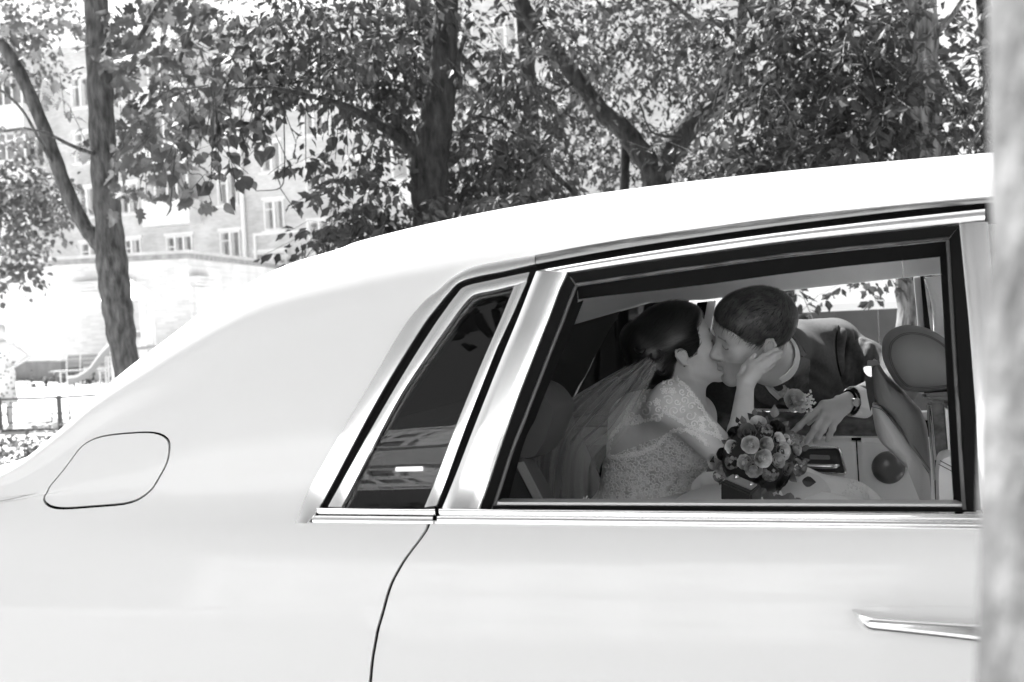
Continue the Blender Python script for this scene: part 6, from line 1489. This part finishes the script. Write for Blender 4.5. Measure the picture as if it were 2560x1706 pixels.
def flower(kind, c, r, up, m, parent, rg):
    up = nrm(up); b = MB(); c = np.asarray(c)
    if kind == 'rose':
        for j, (f, k, op) in enumerate([(.22, 3, 2.3), (.36, 4, 2.15), (.50, 5, 2.0), (.63, 6, 1.9), (.76, 6, 1.78), (.88, 7, 1.66), (1.0, 7, 1.5)]): petal_shell(b, c, 0, r * f, up, k, op, j * 1.1 + rg.random(), rg)
    elif kind == 'carnation':
        for j, (f, k, op) in enumerate([(.5, 5, 2.3), (.8, 7, 2.0), (1.0, 9, 1.7)]): petal_shell(b, c, 0, r * f, up, k, op, j * .7 + rg.random(), rg)
    elif kind == 'open_flower':
        for j, (f, k, op) in enumerate([(1.0, 5, 1.45), (.6, 5, 1.8)]): petal_shell(b, c, 0, r * f, up, k, op, j * .6 + rg.random(), rg)
        b.sphere(c - up * r * .5, r * .2, 8, 6)
    else:
        e1, e2 = frame_along(up)
        for i in range(46):
            q = nrm(rg.normal(size=3)); q = q if q @ up > -.3 else -q
            p = c + q * r; x, y = frame_along(q); s = r * .26
            b.add([p + x * s + q * .1 * s, p + y * s, p - x * s + q * .1 * s, p - y * s, p - q * s * .5], [(0, 1, 4), (1, 2, 4), (2, 3, 4), (3, 0, 4)])
    o = b.build(kind, m, parent, smooth=60, world=True, fix=False)
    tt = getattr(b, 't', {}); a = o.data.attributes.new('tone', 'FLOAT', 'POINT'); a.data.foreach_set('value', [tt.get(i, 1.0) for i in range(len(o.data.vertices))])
    return o
rf = np.random.default_rng(21)
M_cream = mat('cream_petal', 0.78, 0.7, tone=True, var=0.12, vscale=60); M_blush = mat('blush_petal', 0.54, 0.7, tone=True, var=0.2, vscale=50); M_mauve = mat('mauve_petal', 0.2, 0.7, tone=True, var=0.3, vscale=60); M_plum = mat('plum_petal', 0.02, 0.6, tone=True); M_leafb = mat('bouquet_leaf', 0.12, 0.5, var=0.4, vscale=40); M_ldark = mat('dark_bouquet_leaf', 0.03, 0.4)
bq = thing('bouquet', 'round bridal bouquet of pale ranunculus, roses and dark foliage on her lap', 'bouquet', WP(1895, 1185, .80))
YB = .70
toward = lambda u, v: nrm(-FW * 1.0 + RT * (u - 1895) / 110.0 + UP * (1150 - v) / 110.0)
dep = lambda u, v, y=YB: y + .10 * min(1.2, ((u - 1895) ** 2 + (v - 1145) ** 2) / 105.0 ** 2)
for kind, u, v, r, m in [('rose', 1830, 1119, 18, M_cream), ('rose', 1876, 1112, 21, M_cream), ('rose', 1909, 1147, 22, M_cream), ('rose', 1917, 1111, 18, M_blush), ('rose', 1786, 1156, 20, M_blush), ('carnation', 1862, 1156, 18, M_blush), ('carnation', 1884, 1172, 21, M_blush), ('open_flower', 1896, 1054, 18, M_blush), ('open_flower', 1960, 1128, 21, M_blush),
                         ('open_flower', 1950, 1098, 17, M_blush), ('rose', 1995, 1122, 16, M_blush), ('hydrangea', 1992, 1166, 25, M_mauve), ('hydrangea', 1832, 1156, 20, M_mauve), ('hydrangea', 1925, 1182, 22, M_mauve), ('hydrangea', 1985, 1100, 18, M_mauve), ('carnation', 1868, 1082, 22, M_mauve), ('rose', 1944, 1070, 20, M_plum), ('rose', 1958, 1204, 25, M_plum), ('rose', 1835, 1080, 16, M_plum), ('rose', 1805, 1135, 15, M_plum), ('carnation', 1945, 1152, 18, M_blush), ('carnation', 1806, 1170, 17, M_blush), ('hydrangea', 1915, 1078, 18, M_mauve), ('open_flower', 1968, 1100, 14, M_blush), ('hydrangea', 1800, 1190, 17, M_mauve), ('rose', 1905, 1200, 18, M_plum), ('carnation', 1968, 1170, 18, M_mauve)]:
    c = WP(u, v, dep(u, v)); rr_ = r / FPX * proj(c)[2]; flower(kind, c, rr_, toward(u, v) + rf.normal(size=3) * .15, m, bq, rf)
LVo, LTo = leaf_shape('ovate')
lme = {}
for m in (M_leafb, M_ldark):
    me = pmesh('leaf', LVo, LTo, 60); me.materials.append(m); lme[m] = me
for i in range(110):
    a = rf.random() * 6.283; q = rf.uniform(.35, 1.12); u = 1895 + 105 * q * math.cos(a); v = 1148 + 98 * q * math.sin(a)
    c = WP(u, v, dep(u, v) + .03) - np.array(bq.location); d = nrm(RT * math.cos(a) - UP * math.sin(a) - FW * .5 + rf.normal(size=3) * .4); n = nrm(-FW + rf.normal(size=3) * .4); X, Y, Z = orient(d[None], n[None]); X, Y, Z = X[0], Y[0], Z[0]; s = rf.uniform(.014, .026)
    o = bpy.data.objects.new('leaf', lme[M_leafb if rf.random() < .6 else M_ldark]); COL.objects.link(o); o.parent = bq
    o.matrix_local = Matrix(((X[0] * s, Y[0] * s, Z[0] * s, c[0]), (X[1] * s, Y[1] * s, Z[1] * s, c[1]), (X[2] * s, Y[2] * s, Z[2] * s, c[2]), (0, 0, 0, 1)))
for (u, v, ang, s) in [(1926, 1228, 1.9, .035), (1940, 1236, 1.2, .035), (1915, 1222, 2.4, .03), (1977, 1232, 1.9, .04), (1968, 1240, 2.3, .03), (1990, 1244, 1.2, .034), (2005, 1203, .1, .034), (1935, 1045, -1.5, .03)]:
    c = WP(u, v, YB + .04) - np.array(bq.location); d = nrm(RT * math.cos(ang) - UP * math.sin(ang)); X, Y, Z = orient(d[None], (-FW)[None]); X, Y, Z = X[0], Y[0], Z[0]
    o = bpy.data.objects.new('leaf', lme[M_leafb if u < 2000 else M_ldark]); COL.objects.link(o); o.parent = bq
    o.matrix_local = Matrix(((X[0] * s, Y[0] * s, Z[0] * s, c[0]), (X[1] * s, Y[1] * s, Z[1] * s, c[1]), (X[2] * s, Y[2] * s, Z[2] * s, c[2]), (0, 0, 0, 1)))
b = MB(); b.sphere(WP(1895, 1148, YB + .10), .085, 18, 12); b.build('flower_foam', M_ldark, bq, smooth=90, world=True)
b = MB(); b.tube([WP(1900, 1160, YB + .1), WP(1930, 1225, YB + .16), WP(1950, 1260, YB + .2)], [.03, .018, .016], 12); b.build('stem_wrap', M_satin, bq, smooth=60, world=True)
bx = thing('clutch_box', 'small dark clutch with a pale lid plate and two ball clasps below the bouquet', 'clutch', WP(1850, 1240, .62))
yb = .60
tl, tb, tr_, rb_, bb, lb_ = [(1801, 1203), (1830, 1184), (1905, 1210), (1891, 1244), (1830, 1250), (1796, 1233)]
f0 = [WP(*tl, yb), WP(1876, 1238, yb - .02), WP(1888, 1246, yb - .015), WP(1830, 1251, yb), WP(*lb_, yb + .005)]
t0 = [WP(*tl, yb), WP(1830, 1184, yb + .05), WP(1905, 1211, yb + .035), WP(1878, 1236, yb - .018)]
dn = np.array([0, .012, -.046])
b = MB(); b.prism(t0, dn); b.build('case', mat('dark_velvet', 0.018, 0.8, bump=0.1, bscale=400, sheen=0.2), bx, world=True, bevel=.004, smooth=40)
pl = [WP(1813, 1204, yb + .004), WP(1831, 1193, yb + .03), WP(1891, 1219, yb + .018), WP(1876, 1231, yb - .008)]
nq = nrm(np.cross(pl[1] - pl[0], pl[3] - pl[0])); nq = nq if nq[2] > 0 else -nq
b = MB(); b.prism([p + nq * .005 for p in pl], nq * .003); b.build('lid_plate', mat('pale_plate', 0.35, 0.35, metal=0.4), bx, world=True)
for u, v in ((1839, 1199), (1876, 1218)):
    b = MB(); b.sphere(WP(u, v, yb + .012) + nq * .006, .0058, 14, 10); b.build('clasp_ball', M_chrome, bx, smooth=90, world=True)
bt = thing('boutonniere', 'white rose buttonhole with small blossoms on the dark jacket above his hand', 'boutonniere', WP(1995, 1000, 1.5))
yy = proj(WP(1990, 1000, 1.53))[2]
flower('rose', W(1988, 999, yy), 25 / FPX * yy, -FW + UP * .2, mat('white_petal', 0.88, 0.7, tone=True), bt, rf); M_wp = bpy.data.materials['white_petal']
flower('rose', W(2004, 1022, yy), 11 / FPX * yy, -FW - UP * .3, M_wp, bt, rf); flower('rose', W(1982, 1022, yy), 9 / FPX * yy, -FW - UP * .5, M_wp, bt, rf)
M_berry = mat('white_berry', 0.88, 0.6)
for i in range(46):
    u, v = 2022 + rf.normal() * 7, 1002 + rf.normal() * 12; b = MB(); b.sphere(W(u, v, yy - rf.random() * .01), .0036, 6, 5); b.build('berry', M_berry, bt, smooth=90, world=True)
for (u, v, ang, s) in [(1965, 962, -2.2, .045), (1975, 972, -1.7, .04), (1958, 972, -2.8, .035), (1972, 955, -1.3, .03), (2010, 980, -1.2, .03), (2018, 985, -.8, .028), (1966, 1000, 2.8, .03), (1985, 975, -1.0, .03)]:
    c = W(u, v, yy + .012) - np.array(bt.location); d = nrm(RT * math.cos(ang) - UP * math.sin(ang)); X, Y, Z = orient(d[None], (-FW)[None]); X, Y, Z = X[0], Y[0], Z[0]
    o = bpy.data.objects.new('leaf', lme[M_ldark]); COL.objects.link(o); o.parent = bt
    o.matrix_local = Matrix(((X[0] * s, Y[0] * s, Z[0] * s, c[0]), (X[1] * s, Y[1] * s, Z[1] * s, c[1]), (X[2] * s, Y[2] * s, Z[2] * s, c[2]), (0, 0, 0, 1)))
# ------------------------------------------------------------------ woman by the rail fence
fp = GP(14, 1078); fp[2] = 0
wm = thing('person', 'woman in a sleeveless animal print dress with hand on hip at the far left edge', 'woman', fp)
FWm = Field(fp + np.array([-.55, -.4, -.02]), fp + np.array([.55, .4, 1.75]), .009)
q = lambda x, y, z: fp + np.array([x, y, z])
FWm.ell(q(0, 0, 1.53), np.eye(3), (.075, .092, .115), .02); FWm.ell(q(0, -.05, 1.50), np.eye(3), (.058, .05, .08), .02); FWm.cone(q(0, -.10, 1.52), q(0, -.105, 1.50), .008, .012, .01)
FWm.cone(q(0, .01, 1.45), q(0, .01, 1.36), .05, .055, .03)
for s in (-1, 1):
    FWm.cone(q(0, .01, 1.34), q(s * .17, .01, 1.32), .055, .05, .03)
    FWm.cone(q(s * .09, 0, .84), q(s * .085, 0, .46), .08, .055, .03); FWm.cone(q(s * .085, 0, .46), q(s * .08, .01, .09), .05, .035, .02); FWm.cone(q(s * .08, .01, .05), q(s * .09, -.13, .03), .035, .028, .02)
FWm.cone(q(0, 0, 1.25), q(0, 0, 1.05), .14, .115, .06); FWm.cone(q(0, 0, 1.05), q(0, 0, .88), .115, .16, .06)
FWm.chain([q(.18, .01, 1.31), q(.42, .04, 1.12), q(.20, -.08, .98)], [.047, .038, .028], .02); FWm.chain([q(-.18, .01, 1.31), q(-.26, 0, 1.05), q(-.24, -.05, .82)], [.047, .038, .028], .02)
for i in range(4): FWm.cone(q(.20 - .01 * i, -.085, .985 - .012 * i), q(.13 - .004 * i, -.14, .97 - .016 * i), .009, .008, .008); FWm.cone(q(-.24 + .012 * i, -.055, .82), q(-.235 + .012 * i, -.06, .73), .009, .008, .006)
FWm.cone(q(.20, -.07, .99), q(.17, -.05, 1.03), .011, .009, .008); FWm.cone(q(-.22, -.06, .81), q(-.20, -.09, .76), .011, .009, .008)
Vw, Fw = FWm.mesh(); emit('body', relax(Vw, Fw, 1), Fw, M_skinw, wm, np.ones(len(Vw)))
FWm = Field(fp + np.array([-.4, -.35, .3]), fp + np.array([.4, .35, 1.45]), .010)
FWm.cone(q(0, 0, 1.27), q(0, 0, 1.05), .155, .13, .06); FWm.cone(q(0, 0, 1.05), q(0, 0, .88), .13, .178, .06); FWm.cone(q(0, 0, .88), q(0, .0, .42), .178, .205, .06); FWm.cone(q(-.12, .01, 1.33), q(.12, .01, 1.33), .062, .062, .03); FWm.plane(q(0, 0, .42), np.array([0, 0, -1.0])); FWm.plane(q(0, 0, 1.37), np.array([0, 0, 1.0]))
Vw, Fw = FWm.mesh()
m = bpy.data.materials.new('animal_print'); m.use_nodes = True; t = m.node_tree; bs = t.nodes['Principled BSDF']; bs.inputs['Roughness'].default_value = .8
vo = t.nodes.new('ShaderNodeTexVoronoi'); vo.feature = 'F1'; vo.inputs['Scale'].default_value = 17; tc = t.nodes.new('ShaderNodeTexCoord'); t.links.new(tc.outputs['Object'], vo.inputs['Vector'])
cr = t.nodes.new('ShaderNodeValToRGB'); cr.color_ramp.interpolation = 'CONSTANT'; e = cr.color_ramp.elements; e[0].position = 0; e[0].color = (.45, .45, .45, 1); e[1].position = .18; e[1].color = (.05, .05, .05, 1); n_ = e.new(.30); n_.color = (.75, .75, .75, 1)
t.links.new(vo.outputs['Distance'], cr.inputs[0]); t.links.new(cr.outputs[0], bs.inputs['Base Color'])
emit('dress', relax(Vw, Fw, 1), Fw, m, wm)
FWm = Field(fp + np.array([-.2, -.2, 1.35]), fp + np.array([.2, .2, 1.75]), .008); FWm.ell(q(0, .012, 1.555), np.eye(3), (.085, .095, .115), .0); FWm.ell(q(0, -.13, 1.48), np.eye(3), (.1, .1, .09), .02, 'sub'); Vw, Fw = FWm.mesh(); emit('hair', relax(Vw, Fw, 1), Fw, mat('fair_hair', .45, .5, var=.3, vscale=40, stretch=(1, 1, .2)), wm)
